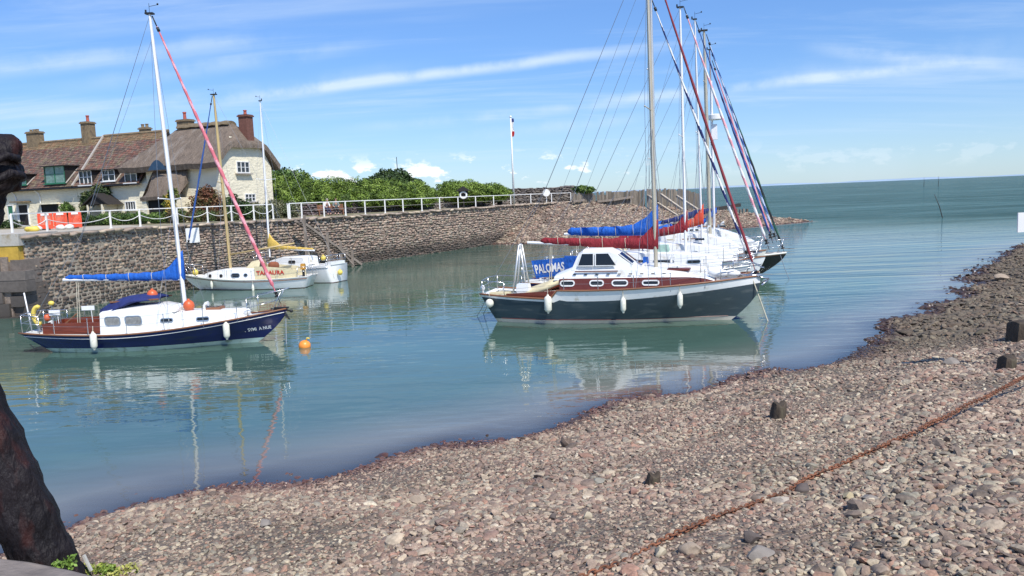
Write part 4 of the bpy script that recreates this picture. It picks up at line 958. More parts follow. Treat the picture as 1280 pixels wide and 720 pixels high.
q = B6.P(894, 146, -.45); m = MB(); m.tube([q+Vector((0, 0, -.15)), q+Vector((0, 0, -.12)), q+Vector((0, 0, .08)), q+Vector((0, 0, .14))], [.3, .34, .34, .22], n=16); m.build('radar_dome', GEL, rm, smooth=40)
m = MB(); q = B6.P(893, 165, -.42); m.box(q, (.3, .25, .75), taper=.9); m.build('radar_bracket', WMAST, rm)
def clutter(b, xr, zf, n, wf=.5):
    for k in range(n):
        x = random.uniform(*xr); y = random.uniform(-wf, wf*.3); z = zf(x); q = k % 6
        if q == 0: m = MB(); m.tube([(x, y, z), (x, y, z+.06), (x, y, z+.14)], [.07, .055, .065], n=10); m.build('winch', STEEL, b.root, smooth=40)
        elif q == 1: m = MB(); m.tube([(x, y, z), (x, y, z+.14), (x+.05, y, z+.2), (x+.14, y, z+.21)], [.05, .05, .06, .085], n=10); m.build('ventilator', GEL, b.root, smooth=50)
        elif q == 2: m = MB(); [m.tube([(x+(.12+.015*j)*math.cos(a), y+(.10+.015*j)*math.sin(a), z+.02+.018*j) for a in [2*PI*i/14 for i in range(14)]], .012, n=5, closed=True) for j in range(3)]; m.build('rope_coil', ROPE, b.root)
        elif q == 3: m = MB(); m.box((x, y, z+.05), (.42, .38, .08), taper=.9); m.build('deck_hatch', GLAS, b.root, smooth=20)
        elif q == 4: m = MB(); m.beam((x, y, z+.05), (x+.9, y+.05, z+.07), .04, .04); m.build('handrail', TEAK, b.root)
        else: m = MB(); m.box((x, y, z+.12), (.2, .3, .24), taper=.85); m.build('deck_box', random.choice([SAILW, BLKF, BLUC, REDC]), b.root, smooth=20)
for b_i, zt_ in ((B2, 1.72), (B3, 2.0), (B4, 2.2), (B5, 2.45), (B6, 2.5)):
    clutter(b_i, (2.6, 5.8), lambda x, z=zt_: z+.02, 8, .45); clutter(b_i, (7.2, 8.0), lambda x, b=b_i: b.deckz(x)+.02, 4, .3); clutter(b_i, (.6, 2.2), lambda x, b=b_i: b.deckz(x)+.02, 4, .5)
    # sprayhood and dark window band so that each cabin reads separately
    m = MB(); z0_ = zt_-.1; m.loft([[(x, w*math.cos(a), z0_+h*max(math.sin(a), 0)) for a in [PI*q/10 for q in range(11)]] for x, w, h in ((2.3, .8, .1), (2.45, .85, .5), (3.0, .85, .55), (3.5, .8, .08))], closed=False, caps=False); m.build('sprayhood', {B2: BLUC, B3: CRMC, B4: NAVC, B5: CRMC, B6: BLUC}[b_i], b_i.root, smooth=True)
clutter(BL, (5.4, 6.6), lambda x: 1.16, 4, .3); clutter(BL, (.3, .8), lambda x: .72, 3, .4); clutter(B1, (5.6, 7.2), lambda x: 1.72, 5, .4); clutter(B1, (.4, 1.3), lambda x: B1.deckz(x)+.03, 4, .6)
# anchor gear and warps at the bows
def warp(name, label, a, b, sag, r=.015, mat=ROPE, cat='rope', group='mooring warps'):
    a, b = Vector(a), Vector(b); m = MB(off=b); n = 16; m.tube([a.lerp(b, i/n)-Vector((0, 0, sag*4*(i/n)*(1-i/n))) for i in range(n+1)], r, n=5)
    return tag(m.build(name, mat, smooth=True), label, cat, group)
warp('mooring_rope', 'pale rope running steeply from the slate boat\'s bow down into the water', B1.W((9.4, -.1, 1.45)), gnd(961, 405, -.1), .0, .022)
warp('mooring_rope', 'thin dark rope from the slate boat\'s stern into the water, the longer of the pair', B1.W((.1, -.6, .9)), gnd(594, 397, -.1), .1, .010, WIRE)
warp('mooring_rope', 'thin dark rope from the slate boat\'s stern into the water, the shorter of the pair', B1.W((.25, -.7, .8)), gnd(603, 394, -.1), .05, .010, WIRE)
warp('mooring_rope', 'dark rope dropping from the bow of the navy boat into the water', BL.W((8.6, 0, 1.0)), gnd(358, 434, -.1), -.05, .014, WIRE)
warp('mooring_rope', 'dark rope trailing from the black hull\'s bow to the right into the water', B6.W((8.5, 0, 1.2)), gnd(988, 352, -.1), .1, .014, WIRE)
# ---------------- white boat with wooden mast, by the wall
W3 = Boat('sailing_boat', 'small white boat with wooden mast and cream dodger lettered in red, below the harbour wall', (-10.95, 43.9), (-18.3, 44.6), 2.4, .62, .55, .86, .9, .25, tm=.45, ts=.72, group='moored sailing boats', full=.34)
W3.hull([GEL, GEL, ANTIF, ANTIF], bw=lambda t: .05, boot=.03); W3.strip('rubbing_strake', TEAK, -.09, .022, out=.012); W3.strip('toe_rail', CREAMH, .01, .02)
W3.trunk([(2.9, 1.02, .80), (3.0, 1.10, .80), (4.6, 1.10, .74), (5.3, 1.02, .66), (5.9, .90, .52), (6.1, .78, .42)], [GEL, GEL])
for px, w in ((293.5, .46), (275, .15), (260, .15), (306.5, .18)):
    p = W3.P(px, 341, .78); W3.window(p.x, .80, w, .20 if w > .3 else .15, .5, frame=STEEL, glass=GLAS)
m = MB(); secs = []
for x, z, w in ((.6, .95, .75), (1.2, 1.12, .80), (2.2, 1.22, .82), (2.95, 1.26, .80)): secs.append([(x, w, .55), (x, w, z), (x, w*.96, z), (x, w*.96, .55)])
m.loft(secs); dgr = m.build('cockpit_dodger', CRMC, W3.root)
m = MB(); m.loft([[(x, -w, .55), (x, -w, z), (x, -w*.96, z), (x, -w*.96, .55)] for x, z, w in ((.6, .95, .75), (1.2, 1.12, .80), (2.2, 1.22, .82), (2.95, 1.26, .80))]); m.build('cockpit_dodger', CRMC, W3.root)
vs, fs = text_mesh('TAMAURA', .30, .012); w0 = max(v[0] for v in vs); m = MB(); xa, xb_ = W3.P(320, 338, .85).x, W3.P(355, 338, .85).x
m.add([(xa+(xb_-xa)*v[0]/w0, .835, .80+v[1]*1.0) for v in vs], fs); m.build('boat_name', pm('red_lettering', (.45, .04, .02), rough=.6, var=.1), dgr)
m = MB()
m.loft([[(2.75, w*.75*math.cos(a), 1.0+.62*max(math.sin(a), 0)*k) for a in [PI*q/8 for q in range(9)]] for k, w in ((1, .8),)]+[[(3.35, w*.72*math.cos(a), 1.0+.5*max(math.sin(a), 0)) for a in [PI*q/8 for q in range(9)]] for w in (.8,)]+[[(3.7, .6*.72*math.cos(a), 1.05+.1*max(math.sin(a), 0)) for a in [PI*q/8 for q in range(9)]]], closed=False, caps=False)
m.build('sprayhood', CRMC, W3.root, smooth=True)
q = W3.P(342, 331, .2); m = MB(); m.loft([[(q.x+.28*k, .2+.1*math.cos(a), q.z-.1+(.32-.1*abs(k))*math.sin(a)) for a in [2*PI*j/8 for j in range(8)]] for k in (-1, -.4, .4, 1)]); m.build('folded_tan_cover', pm('tan_canvas', (.25, .08, .035), rough=.8, var=.2), W3.root, smooth=True)
p = W3.P(287.5, 326); tp = W3.P(267, 118); W3.rig(p.x, tp.z, tp.x, r=.105, mat=SPRUCE, zbase=1.08, spr=((.5, .7),), back=1)
W3.furled(W3.P(264, 128), W3.P(236, 300), [BLUS, BLUS], r=.05, n=40)
m = MB(); m.tube([(p.x-.05, 0, W3.P(292, 318).z), W3.P(368, 304)], .045, n=8); m.build('boom', SPRUCE, W3.root, smooth=True)
W3.rails([1.6, 3.0, 4.4, 5.6], h=.5, bowx=.9, sternx=.5)
fender(W3.W((5.4, W3.hy(5.4, .5)+.09, .35)), 'small white fender on the bow quarter of the little boat with the wooden mast', .07, .34, .18); fender(W3.W((2.9, W3.hy(2.9, .5)+.09, .12)), 'small white fender amidships on the little boat with the wooden mast', .07, .34, .3)
buoy_on('ball_buoy', 'pale yellow ball buoy on the foredeck of the little boat with the wooden mast', 'buoy', W3.W((6.55, .3, 1.0)), .16, YELP, 'yellow ball buoys')
q = W3.P(382, 334, .5); t = thing('outboard_motor', 'yellow-brown covered outboard motor on the stern of the little wooden-masted boat', 'outboard motor', W3.W((.35, .4, 1.15))); m = MB(); m.box((0, 0, 0), (.26, .34, .3), taper=.8); m.build('cover', pm('ochre_cover', (.45, .22, .03), rough=.6, var=.2), t, smooth=30); m = MB(); m.box((0, 0, -.45), (.12, .1, .6)); m.build('leg', BLKF, t)

W4 = Boat('sailing_boat', 'white boat with yellow sail cover and thin white mast, flat transom to the right', (-10.0, 46.0), (-15.7, 48.6), 2.3, 1.02, .95, 1.15, .8, -.12, tm=.42, ts=.82, group='moored sailing boats', full=.30)
W4.hull([GEL, GEL, ANTIF, ANTIF], bw=lambda t: .05, boot=.03); W4.strip('rubbing_strake', STEEL, -.12, .02, out=.01)
W4.trunk([(1.9, 1.42, .75), (2.1, 1.46, .75), (3.6, 1.42, .66), (4.6, 1.2, .45)], [GEL, GEL]); W4.window(2.7, 1.2, .5, .14, .5)
m = MB(); m.box((.15, 0, 1.1), (.4, 1.3, .18)); m.build('stern_locker', GEL, W4.root)
p = W4.P(335, 290); tp = W4.P(325, 126); W4.rig(p.x, tp.z, tp.x, r=.055, mat=WMAST, zbase=1.45, spr=((.5, .8),), back=1)
e = W4.P(392, 312); W4.boom(e.x, e.z, 2.05, YELC, W4.P(334, 291).z, r0=.06, r1=.17, mat=WMAST, over=.05); W4.rails([1.2, 2.4, 3.6, 4.6], h=.5, bowx=.7, sternx=.5)
for (px, py, off), lb in {(405, 322, -.5): 'yellow ball buoy above the stern rail of the boat with the yellow sail cover', (426, 340, .55): 'yellow ball buoy hanging at the transom corner below the yellow sail cover'}.items():
    p = W4.P(px, py, 0); wp = W4.W(p)+Vector((0, -.2, 0)); buoy_on('ball_buoy', lb, 'buoy', wp, .15, YELP, 'yellow ball buoys')
# orange mooring buoy afloat
t = thing('mooring_buoy', 'orange mooring buoy afloat just off the navy boat\'s bow', 'buoy', gnd(381, 434)); m = MB(); m.ball((0, 0, .05), (.19, .19, .18), nu=20, nv=12); m.build('float', pm('buoy_amber', (.80, .27, .04), rough=.4, var=.12, vs=6), t, smooth=True); m = MB(); m.tube([(.05, 0, .2), (.1, -.03, .3), (.18, -.03, .28)], .025, n=6); m.build('ring', YELP, t, smooth=True)

# ------------------------------------------------------------------ harbour wall
MORT = pm('wall_core', (.21, .165, .132), rough=.95, var=.3, vs=2.5, bump=.8, bs=9, disp=.04)
MORTP = pm('wall_core_pale', (.31, .262, .20), rough=.95, var=.3, vs=2.5, bump=.8, bs=9, disp=.04)
def stone_mat(name, rgb, tide=(.45, 1.35), tc_=(.045, .037, .03)):
    m = pm(name, rgb, rough=.85, var=.22, vs=6, bump=.5, bs=22, col=True, disp=.02, dirt=(.30, .27, .22), ds=1.1, dth=.68); t = m.node_tree; b = t.nodes['Principled BSDF']; l = b.inputs['Base Color'].links[0].from_socket
    g = t.nodes.new('ShaderNodeNewGeometry'); s = t.nodes.new('ShaderNodeSeparateXYZ'); n = t.nodes.new('ShaderNodeTexNoise'); n.inputs['Scale'].default_value = .7; n.inputs['Detail'].default_value = 5
    t.links.new(g.outputs['Position'], s.inputs[0]); t.links.new(g.outputs['Position'], n.inputs[0]); a = t.nodes.new('ShaderNodeMath'); a.operation = 'MULTIPLY_ADD'; t.links.new(n.outputs[0], a.inputs[0]); a.inputs[1].default_value = -1.2
    t.links.new(s.outputs[2], a.inputs[2]); r = t.nodes.new('ShaderNodeMapRange'); t.links.new(a.outputs[0], r.inputs[0]); r.inputs[1].default_value = tide[0]-.6; r.inputs[2].default_value = tide[1]-.6; r.inputs[3].default_value = .8; r.inputs[4].default_value = 0
    x = t.nodes.new('ShaderNodeMix'); x.data_type = 'RGBA'; t.links.new(r.outputs[0], x.inputs[0]); t.links.new(l, x.inputs[6]); x.inputs[7].default_value = (*tc_, 1); t.links.new(x.outputs[2], b.inputs['Base Color']); return m
STN = stone_mat('rubble_stone', (.35, .295, .245)); STD = stone_mat('drywall_stone', (.27, .25, .235), tide=(-5, -4))
ZQ = 3.55
WP = [(-21.7, 35.8), (-19.3, 44.1), (-15.6, 51.6), (-11.7, 58.9), (-6.6, 67.2), (-1.4, 76.8), (2.6, 84.5), (7.2, 90.0)]
ZT = [3.62, 3.62, 3.58, 3.52, 3.55, 3.62, 3.62, 3.60]
def wall_at(px, back=0.0):
    """plan point on the wall line seen in column px (at eye level), set back by metres"""
    d = ray(px, 262); dx = d.x/d.y; best = None
    for i in range(len(WP)-1):
        a, b = WP[i], WP[i+1]; ex, ey = b[0]-a[0], b[1]-a[1]; L_ = math.hypot(ex, ey); nx, ny = ey/L_, -ex/L_
        ax, ay = a[0]-nx*back, a[1]-ny*back; tt = (dx*ay-ax)/(ex-dx*ey); over = max(-tt, tt-1, 0)
        if i == len(WP)-2 and tt > 1: over = min(over, .3)
        if best is None or over < best[0]: best = (over, Vector((ax+ex*tt, ay+ey*tt, 0)))
    return best[1]
parts = []; core = MB()
# left stretch keeps pale worn mortar with dark recessed stone; the rest is purple-brown rubble
palL = [(.50, .42, .38), (.36, .30, .28), (.62, .54, .47), (.42, .38, .36), (.95, .85, .72)]
partsL = []
for i in range(len(WP)-1):
    a, b = WP[i], WP[i+1]; ex, ey = b[0]-a[0], b[1]-a[1]; L_ = math.hypot(ex, ey); n = (ey/L_, -ex/L_)
    if i == 0: partsL.append(wall_stones(a, b, n, -.35, ZT[i]-.16, ZT[i+1]-.16, cw=(.16, .42), ch=(.13, .24), proud=.05, gap=.84, pal=palL, depth=.075))
    else: parts.append(wall_stones(a, b, n, -.35, ZT[i]-.05, ZT[i+1]-.05, cw=(.14, .46), ch=(.11, .21), proud=(.05 if i == 1 else .07), gap=(.88 if i == 1 else .95), top_rag=.06))
    # coping course
    parts.append(wall_stones(a, b, n, (ZT[i]+ZT[i+1])/2-.14, ZT[i]+.08, ZT[i+1]+.08, cw=(.4, .9), ch=(.16, .18), proud=.05, gap=.97, depth=.3, pal=[(1.2, 1.15, 1.0), (1.0, .92, .85), (.8, .75, .7)]))
    cf = -.045 if i == 0 else -.035 if i == 1 else 0.0
    (core).add([(a[0]-n[0]*cf, a[1]-n[1]*cf, -2), (b[0]-n[0]*cf, b[1]-n[1]*cf, -2), (b[0]-n[0]*cf, b[1]-n[1]*cf, ZT[i+1]-.05), (a[0]-n[0]*cf, a[1]-n[1]*cf, ZT[i]-.05),
                (a[0]-n[0]*.9, a[1]-n[1]*.9, -2), (b[0]-n[0]*.9, b[1]-n[1]*.9, -2), (b[0]-n[0]*.9, b[1]-n[1]*.9, ZT[i+1]-.05), (a[0]-n[0]*.9, a[1]-n[1]*.9, ZT[i]-.05)],
               [(0, 1, 2, 3), (3, 2, 6, 7), (5, 4, 7, 6), (4, 0, 3, 7), (1, 5, 6, 2)], 1 if i == 0 else 2 if i == 1 else 0)
hw = thing('harbour_wall', 'long brown rubble stone harbour wall running back behind the small boats', 'wall', (WP[2][0], WP[2][1], 0))
core.off = Vector((WP[2][0], WP[2][1], 0)); core.build('core', [MORT, MORTP, pm('wall_core_mid', (.24, .195, .155), rough=.95, var=.3, vs=2.5, bump=.8, bs=9, disp=.04)], hw)
V, Fq, C = merge(parts+partsL); np_mesh('stone_facing', V, Fq, STN, col=C, smooth=True, parent=hw, off=hw.location)
# quay end of big squared blocks with a concrete capping, far left
pe = thing('pier_end', 'squared dark block pier end with concrete capping and ochre stain at the far left', 'wall', (-23, 35.6, 0))
parts = []; BLK = stone_mat('ashlar_block', (.125, .105, .09), tide=(.2, 1.5))
for (a, b) in (((-34, 36.9), (-21.95, 35.52)), ((-21.95, 35.52), (-21.75, 36.4))):
    ex, ey = b[0]-a[0], b[1]-a[1]; L_ = math.hypot(ex, ey); n = (ey/L_, -ex/L_); parts.append(wall_stones(a, b, n, -.5, 2.55, 2.55, cw=(.9, 1.9), ch=(.42, .6), proud=.02, gap=.985, depth=.3, sharp=True, pal=[(1, 1, 1), (.8, .8, .8), (1.15, 1.1, 1.05)]))
V, Fq, C = merge(parts); 
np_mesh('block_facing', V, Fq, BLK, col=C, parent=pe, off=pe.location)
m = MB(off=pe.location); m.prism([(-34, 36.68, -2), (-22.25, 35.38, -2), (-22.25, 38, -2), (-34, 40, -2)], (0, 0, 4.72)); m.build('core', MORT, pe)
CONC = pm('old_concrete', (.42, .39, .34), rough=.9, var=.2, vs=1.5, bump=.4, bs=14, dirt=(.30, .24, .15), ds=1.5, dth=.55)
OCH = pm('ochre_lichen', (.46, .29, .045), rough=.95, var=.35, vs=2, bump=.5, bs=14, dirt=(.15, .12, .07), ds=1.4, dth=.56)
m = MB(off=pe.location); m.prism([(-34, 36.75, 3.2), (-21.65, 35.38, 3.2), (-21.65, 38.5, 3.2), (-34, 40.5, 3.2)], (0, 0, .52)); m.build('concrete_capping', CONC, pe)
m = MB(off=pe.location); m.prism([(-34, 36.80, 2.50), (-21.75, 35.42, 2.50), (-21.75, 38.5, 2.50), (-34, 40.5, 2.50)], (0, 0, .698)); m.build('ochre_course', OCH, pe)
# ------------------------------------------------------------------ quay surface
QM = pm('quay_turf', (.17, .15, .075), rough=.95, var=.4, vs=.8, bump=.6, bs=12, dirt=(.33, .29, .22), ds=.35, dth=.52, disp=.03)
poly = [(p[0]-.25, p[1]+.1, ZQ) for p in WP[:]]+[(8, 97, ZQ), (-3, 99, ZQ), (-60, 140, ZQ), (-160, 160, ZQ), (-160, 20, ZQ), (-34, 36.9, ZQ)]
m = MB(); m.prism([(x, y, z-.35) for x, y, z in poly], (0, 0, .35)); tag(m.build('quay', QM), kind='structure')
PATHM = pm('gravel_path', (.40, .36, .29), rough=.95, var=.15, vs=2, bump=.4, bs=30)
m = MB(); a_, b__ = (-45, 47.5), (-20.6, 45.2)
m.add([(-60, 46.5, ZQ+.012), (-24.5, 41.5, ZQ+.012), (-21.2, 48, ZQ+.012), (-26.6, 56.2, ZQ+.012), (-60, 66, ZQ+.012)], [(0, 1, 2, 3, 4)]); tag(m.build('pavement', PATHM), kind='structure')
# ------------------------------------------------------------------ white railing round the quay
RAILW = pm('rail_white', (.80, .79, .75), rough=.5, var=.08, vs=3, dirt=(.55, .48, .38), ds=4, dth=.62)
posts = [(14, None), (58, None), (138, None), (175, None), (222, None), (260, None), (290, None), (318, None), (342, None), (362, 1)]
Lp = []
ysl = [38.6, 41.8, 47.5, 49.3, 51.8, 53.5, 54.8, 55.8, 56.8]
for (px, _), Y_ in zip(posts[:9], ysl):
    d = ray(px, 275); Lp.append(Vector((d.x/d.y*Y_, Y_, ZQ)))
for px in (362, 377, 405, 432, 456.5, 481.5, 504, 527.6, 550, 573, 595, 617.5, 639, 664, 690, 714):
    w = wall_at(px, .55)
    if w: Lp.append(Vector((w.x, w.y, ZQ)))
def railing(pts, label, hook=False):
    t = thing('railing', label, 'railing', pts[0], 0, 'white railings along the quay edge'); o = Vector(pts[0])
    for p in pts:
        q = p-o; m = MB(); m.beam(q, q+Vector((0, 0, 1.04)), .085, .085); m.box(q+Vector((0, 0, .02)), (.16, .16, .04)); m.build('post', RAILW, t)
    for k, (a, b) in enumerate(zip(pts[:-1], pts[1:])):
        a, b = a-o, b-o; m = MB(); m.beam(a+Vector((0, 0, 1.06)), b+Vector((0, 0, 1.06)), .06, .055); m.build('top_rail', RAILW, t)
        if hook:
            m = MB(); m.tube([a.lerp(b, i/10)+Vector((0, 0, .72-.3*4*(i/10)*(1-i/10))) for i in range(11)], .02, n=5); m.build('chain', RAILW, t)
        else:
            m = MB(); m.beam(a+Vector((0, 0, .55)), b+Vector((0, 0, .55)), .022, .022); m.build('lower_rail', pm('rail_worn', (.35, .32, .28), rough=.7), t)
railing(Lp[:9], 'white post railing with drooping chains in front of the cottages', True)
railing(Lp[9:], 'white post and rail fence along the wall top from the seated people to the shingle')
# fingerpost-like pair of short white posts beside the railing corner
m = MB(off=Lp[8]+Vector((.9, .6, 0))); m.beam(m.off, m.off+Vector((0, 0, 1.0)), .09, .09); m.box(m.off+Vector((0, 0, 1.03)), (.13, .13, .05)); tag(m.build('bollard', RAILW), 'short white wooden bollard standing where the two quay railings meet', 'bollard')
# ------------------------------------------------------------------ cottages
HO = Vector((-22.1, 60.5, ZQ)); HA = rad(-20)
hc, hs = math.cos(HA), math.sin(HA)
def HP(px, py, off=0.0):
    d = ray(px, py); n = Vector((-hs, hc, 0)); o = Vector((HO.x, HO.y, 0))+n*off; q = CAM+d*((o-CAM).dot(n)/d.dot(n))-Vector((HO.x, HO.y, 0)); return q.x*hc+q.y*hs, q.z-ZQ
CREAM = pm('cream_render', (.78, .71, .53), rough=.9, var=.07, vs=1.2, bump=.8, bs=3.2, disp=.07, dirt=(.64, .56, .43), ds=.8, dth=.62, stretch=(1, 1, 2))
THAT = pm('thatch', (.180, .138, .104), rough=1, var=.30, vs=2.2, bump=1.0, bs=9, disp=.12, stretch=(2.5, 1, .5), dirt=(.24, .20, .165), ds=.7)
TILE = pm('clay_tile', (1, 1, 1), rough=.85, var=.25, vs=2.2, col=True, bump=.3, bs=20, dirt=(.16, .12, .07), ds=1.3, dth=.60)
WFR = pm('window_white', (.78, .78, .75), rough=.5, var=.04); GFR = pm('window_green', (.025, .16, .085), rough=.5, var=.08)
PANE = pm('cottage_glass', (.03, .035, .04), rough=.08, var=.5, vs=1.5); GPANE = pm('net_curtained_glass', (.16, .26, .22), rough=.15, var=.4, vs=4)
DARKW = pm('dark_stained_wood', (.022, .018, .016), rough=.8, var=.3, vs=6); BRICK = pm('chimney_brick', (.155, .066, .048), rough=.9, var=.25, vs=6, bump=.4, bs=25); STACK = pm('lichen_stack', (.21, .155, .090), rough=.9, var=.3, vs=5, bump=.5, bs=18, dirt=(.12, .09, .06), ds=3)
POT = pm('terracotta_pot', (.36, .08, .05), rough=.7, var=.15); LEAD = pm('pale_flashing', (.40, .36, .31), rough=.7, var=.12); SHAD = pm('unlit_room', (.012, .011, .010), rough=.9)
def cw(par, xc, zc, w, h, y=0, nx=2, ny=2, fr=WFR, pn=PANE, sill=True, d=.10, b=.055):
    m = MB()
    m.box((xc, y-d/2, zc+h/2), (w+b, d, b)); m.box((xc, y-d/2, zc-h/2), (w+b, d, b))
    for s_ in (-1, 1): m.box((xc+s_*w/2, y-d/2, zc), (b, d, h-b))
    for i in range(1, nx): m.box((xc-w/2+w*i/nx, y-d/2+.01, zc), (b*.8, d*.7, h-b))
    for i in range(1, ny): m.box((xc, y-d/2+.013, zc-h/2+h*i/ny), (w-b, d*.5, b*.6))
    o = m.build('window', fr, par)
    m = MB(); m.box((xc, y-.028, zc), (w-b, .03, h-b)); m.build('pane', pn, o)
    if sill: m = MB(); m.box((xc, y-.10, zc-h/2-.075), (w+.25, .24, .07)); m.build('sill', fr, o)
    return o
def tiles(par, x0, x1, ye, ze, yr, zr, cutl=None):
    """courses of plain tiles on the front slope plus a plain back slope"""
    sl_ = math.hypot(yr-ye, zr-ze); n = int(sl_/.20); ty, tz = (yr-ye)/sl_, (zr-ze)/sl_; V = []; C = []
    pal = [(.150, .088, .064), (.130, .080, .062), (.165, .095, .065), (.105, .072, .060), (.145, .10, .075), (.17, .078, .056), (.16, .125, .08)]
    for r_ in range(n):
        x = x0+random.uniform(-.2, 0); s0 = sl_*r_/n; s1 = sl_*(r_+1.25)/n
        while x < x1:
            w = .26; a = max(x, x0); b = min(x+w-.012, x1)
            if b > a:
                li = random.uniform(.030, .052); c = np.array(pal[(random.randrange(7)+int(math.sin(a*.9)+1.5)) % 7])*random.uniform(.75, 1.25)
                if r_ > n-5: c = c*.7+np.array((.20, .14, .05))*.45
                p0 = (ye+ty*s0-tz*li, ze+tz*s0+ty*li); p1 = (ye+ty*s1-tz*.012, ze+tz*s1+ty*.012); q0 = (ye+ty*s0, ze+tz*s0)
                V += [(a, *p0), (b, *p0), (b, *p1), (a, *p1), (a, *q0), (b, *q0)]; C += [tuple(c)]*6
            x += w
    N = len(V)//6; base = np.arange(N)[:, None]*6; Fq = np.concatenate([base+np.array([0, 1, 2, 3]), base+np.array([4, 5, 1, 0])])
    o = np_mesh('roof', V, Fq, TILE, col=C, parent=par)
    m = MB(); m.loft([[(x, ye-.02, ze-.16), (x, ye, ze-.01), (x, yr, zr-.01), (x, 2*yr-ye, ze-.01), (x, 2*yr-ye, ze-.2), (x, yr, zr-.24)] for x in (x0, x1)]); m.build('roof_deck', TILE if 0 else DARKW, par)
    m = MB(); m.tube([(x0, yr, zr+.02), (x1, yr, zr+.02)], .13, n=8); m.build('ridge', STACK, o); return o
def chimney(par, x, y, z0, z1, w, d, mat, pots, potmat=POT, ph=.45):
    m = MB(); m.box((x, y, (z0+z1)/2), (w, d, z1-z0)); m.box((x, y, z1+.04), (w+.16, d+.16, .10)); m.box((x, y, z1+.12), (w+.04, d+.04, .08)); c = m.build('chimney', mat, par)
    for px in pots:
        m = MB(); m.tube([(x+px, y, z1+.14), (x+px, y, z1+.2), (x+px, y, z1+.14+ph*.8), (x+px, y, z1+.14+ph*.82), (x+px, y, z1+.14+ph)], [.15, .13, .11, .15, .14], n=10); m.build('chimney_pot', potmat, c, smooth=40)
def dormer(par, x0, x1, z0, z1, ye, ze, yr, zr, fr, pn, nx):
    k = (zr-ze)/(yr-ye); yf = ye+.12; yb = ye+(z1+.05-ze)/k; t = MB()
    for x in (x0, x1): t.prism([(x-.05, yf, z0), (x-.05, yf, z1), (x-.05, yb, z1)], (.10, 0, 0))
    do = t.build('dormer', DARKW, par)
    m = MB(); m.box(((x0+x1)/2+.08, (yf+yb)/2-.12, z1+.04), (x1-x0+.35, yb-yf+.35, .07)); m.build('dormer_roof', DARKW, do)
    m = MB(); m.beam((x1+.12, yf-.05, z0-.05), (x1+.12, yb+.1, z1+.12), .09, .06); m.build('flashing', LEAD, do)
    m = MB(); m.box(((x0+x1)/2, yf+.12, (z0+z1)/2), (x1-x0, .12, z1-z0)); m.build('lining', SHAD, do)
    m = MB(); b = .055; xc, zc, w, h = (x0+x1)/2, (z0+z1)/2, x1-x0, z1-z0; y = yf+.02
    for zz in (z0, z1): m.box((xc, y, zz), (w+b, .08, b))
    for i in range(nx+1): m.box((x0+w*i/nx, y, zc), (b, .08, h))
    m.box((xc, y, zc+.05), (w, .05, b*.7)); wo = m.build('window', fr, do); m = MB(); m.box((xc, y+.025, zc), (w-b, .02, h-b)); m.build('pane', pn, wo); m = MB(); m.box((xc, y-.08, z0-.06), (w+.2, .2, .07)); m.build('sill', fr, wo)
def housewall(par, x0, x1, z1, y0=0, y1=6.4, gz=None):
    m = MB(); m.box(((x0+x1)/2, (y0+y1)/2, z1/2-.1), (x1-x0, y1-y0, z1+.2))
    if gz: m.prism([(x0, y0, z1), (x0, y1, z1), (x0, (y0+y1)/2, gz)], (x1-x0, 0, 0))
    return m.build('wall', CREAM, par)
YE, ZE, YR, ZR = -.38, 3.12, 3.2, 7.28
xv, _ = HP(91, 236, YE)          # verge between the two tiled cottages
# left cottage
ca = thing('cottage', 'left tiled cottage with green dormer windows, roadworks barriers in front', 'cottage', HO, HA, 'terraced harbour cottages')
housewall(ca, -29, xv-.02, 3.1, gz=6.9); tiles(ca, -29.3, xv, YE, ZE, YR, ZR-.12)
for (a, b, t_, bt) in ((53, 78, 209, 229), (17, 30, 219, 231)):
    x0, z1 = HP(a, t_, YE); x1, _ = HP(b, t_, YE); _, z0 = HP((a+b)/2, bt, YE); dormer(ca, x0, x1, z0, z1, YE, ZE, YR, ZR-.12, GFR, GPANE, 2)
x, z = HP(44, 172, YR); chimney(ca, x, YR, 6.4, z+.35, 1.25, .7, STACK, (-.4, 0, .35), STACK, .22)
x, z = HP(110, 160, YR); chimney(ca, x, YR, 6.4, z+.35, .75, .8, STACK, (.05,), POT, .55)
def opening(par, pa, pb, name, mat, frame=None, y=-.02, d=.06):
    x0, z1 = HP(*pa); x1, z0 = HP(*pb); m = MB(); m.box(((x0+x1)/2, y, (z0+z1)/2), (x1-x0, d, z1-z0)); o = m.build(name, mat, par)
    if frame:
        m = MB()
        for xx in (x0, x1): m.box((xx, y-.03, (z0+z1)/2), (.07, d+.04, z1-z0))
        m.box(((x0+x1)/2, y-.03, z1), (x1-x0+.07, d+.04, .07)); m.build('frame', frame, o)
    return o, x0, x1, z0, z1
opening(ca, (10, 257), (19.5, 281), 'door', GFR, WFR); opening(ca, (23.5, 256), (38, 281), 'door', DARKW, WFR)
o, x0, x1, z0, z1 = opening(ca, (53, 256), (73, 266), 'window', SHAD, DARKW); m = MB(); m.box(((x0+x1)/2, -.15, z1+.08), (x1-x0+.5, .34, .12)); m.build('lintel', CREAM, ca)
for px in (20, 50):
    x, _ = HP(px, 240); m = MB(); m.tube([(x-.25, YE, 3.05), (x-.1, -.08, 2.7), (x, -.06, 2.4), (x, -.06, .1)], .045, n=6); m.build('drainpipe', WFR, ca)
x, _ = HP(30, 250); m = MB(); m.box((x, -.35, 2.12), (1.5, .8, .1)); m.build('door_canopy', STACK, ca)
m = MB(); m.tube([(-29, YE-.08, ZE-.10), (xv, YE-.08, ZE-.10)], .06, n=6); m.build('gutter', BLKF, ca)
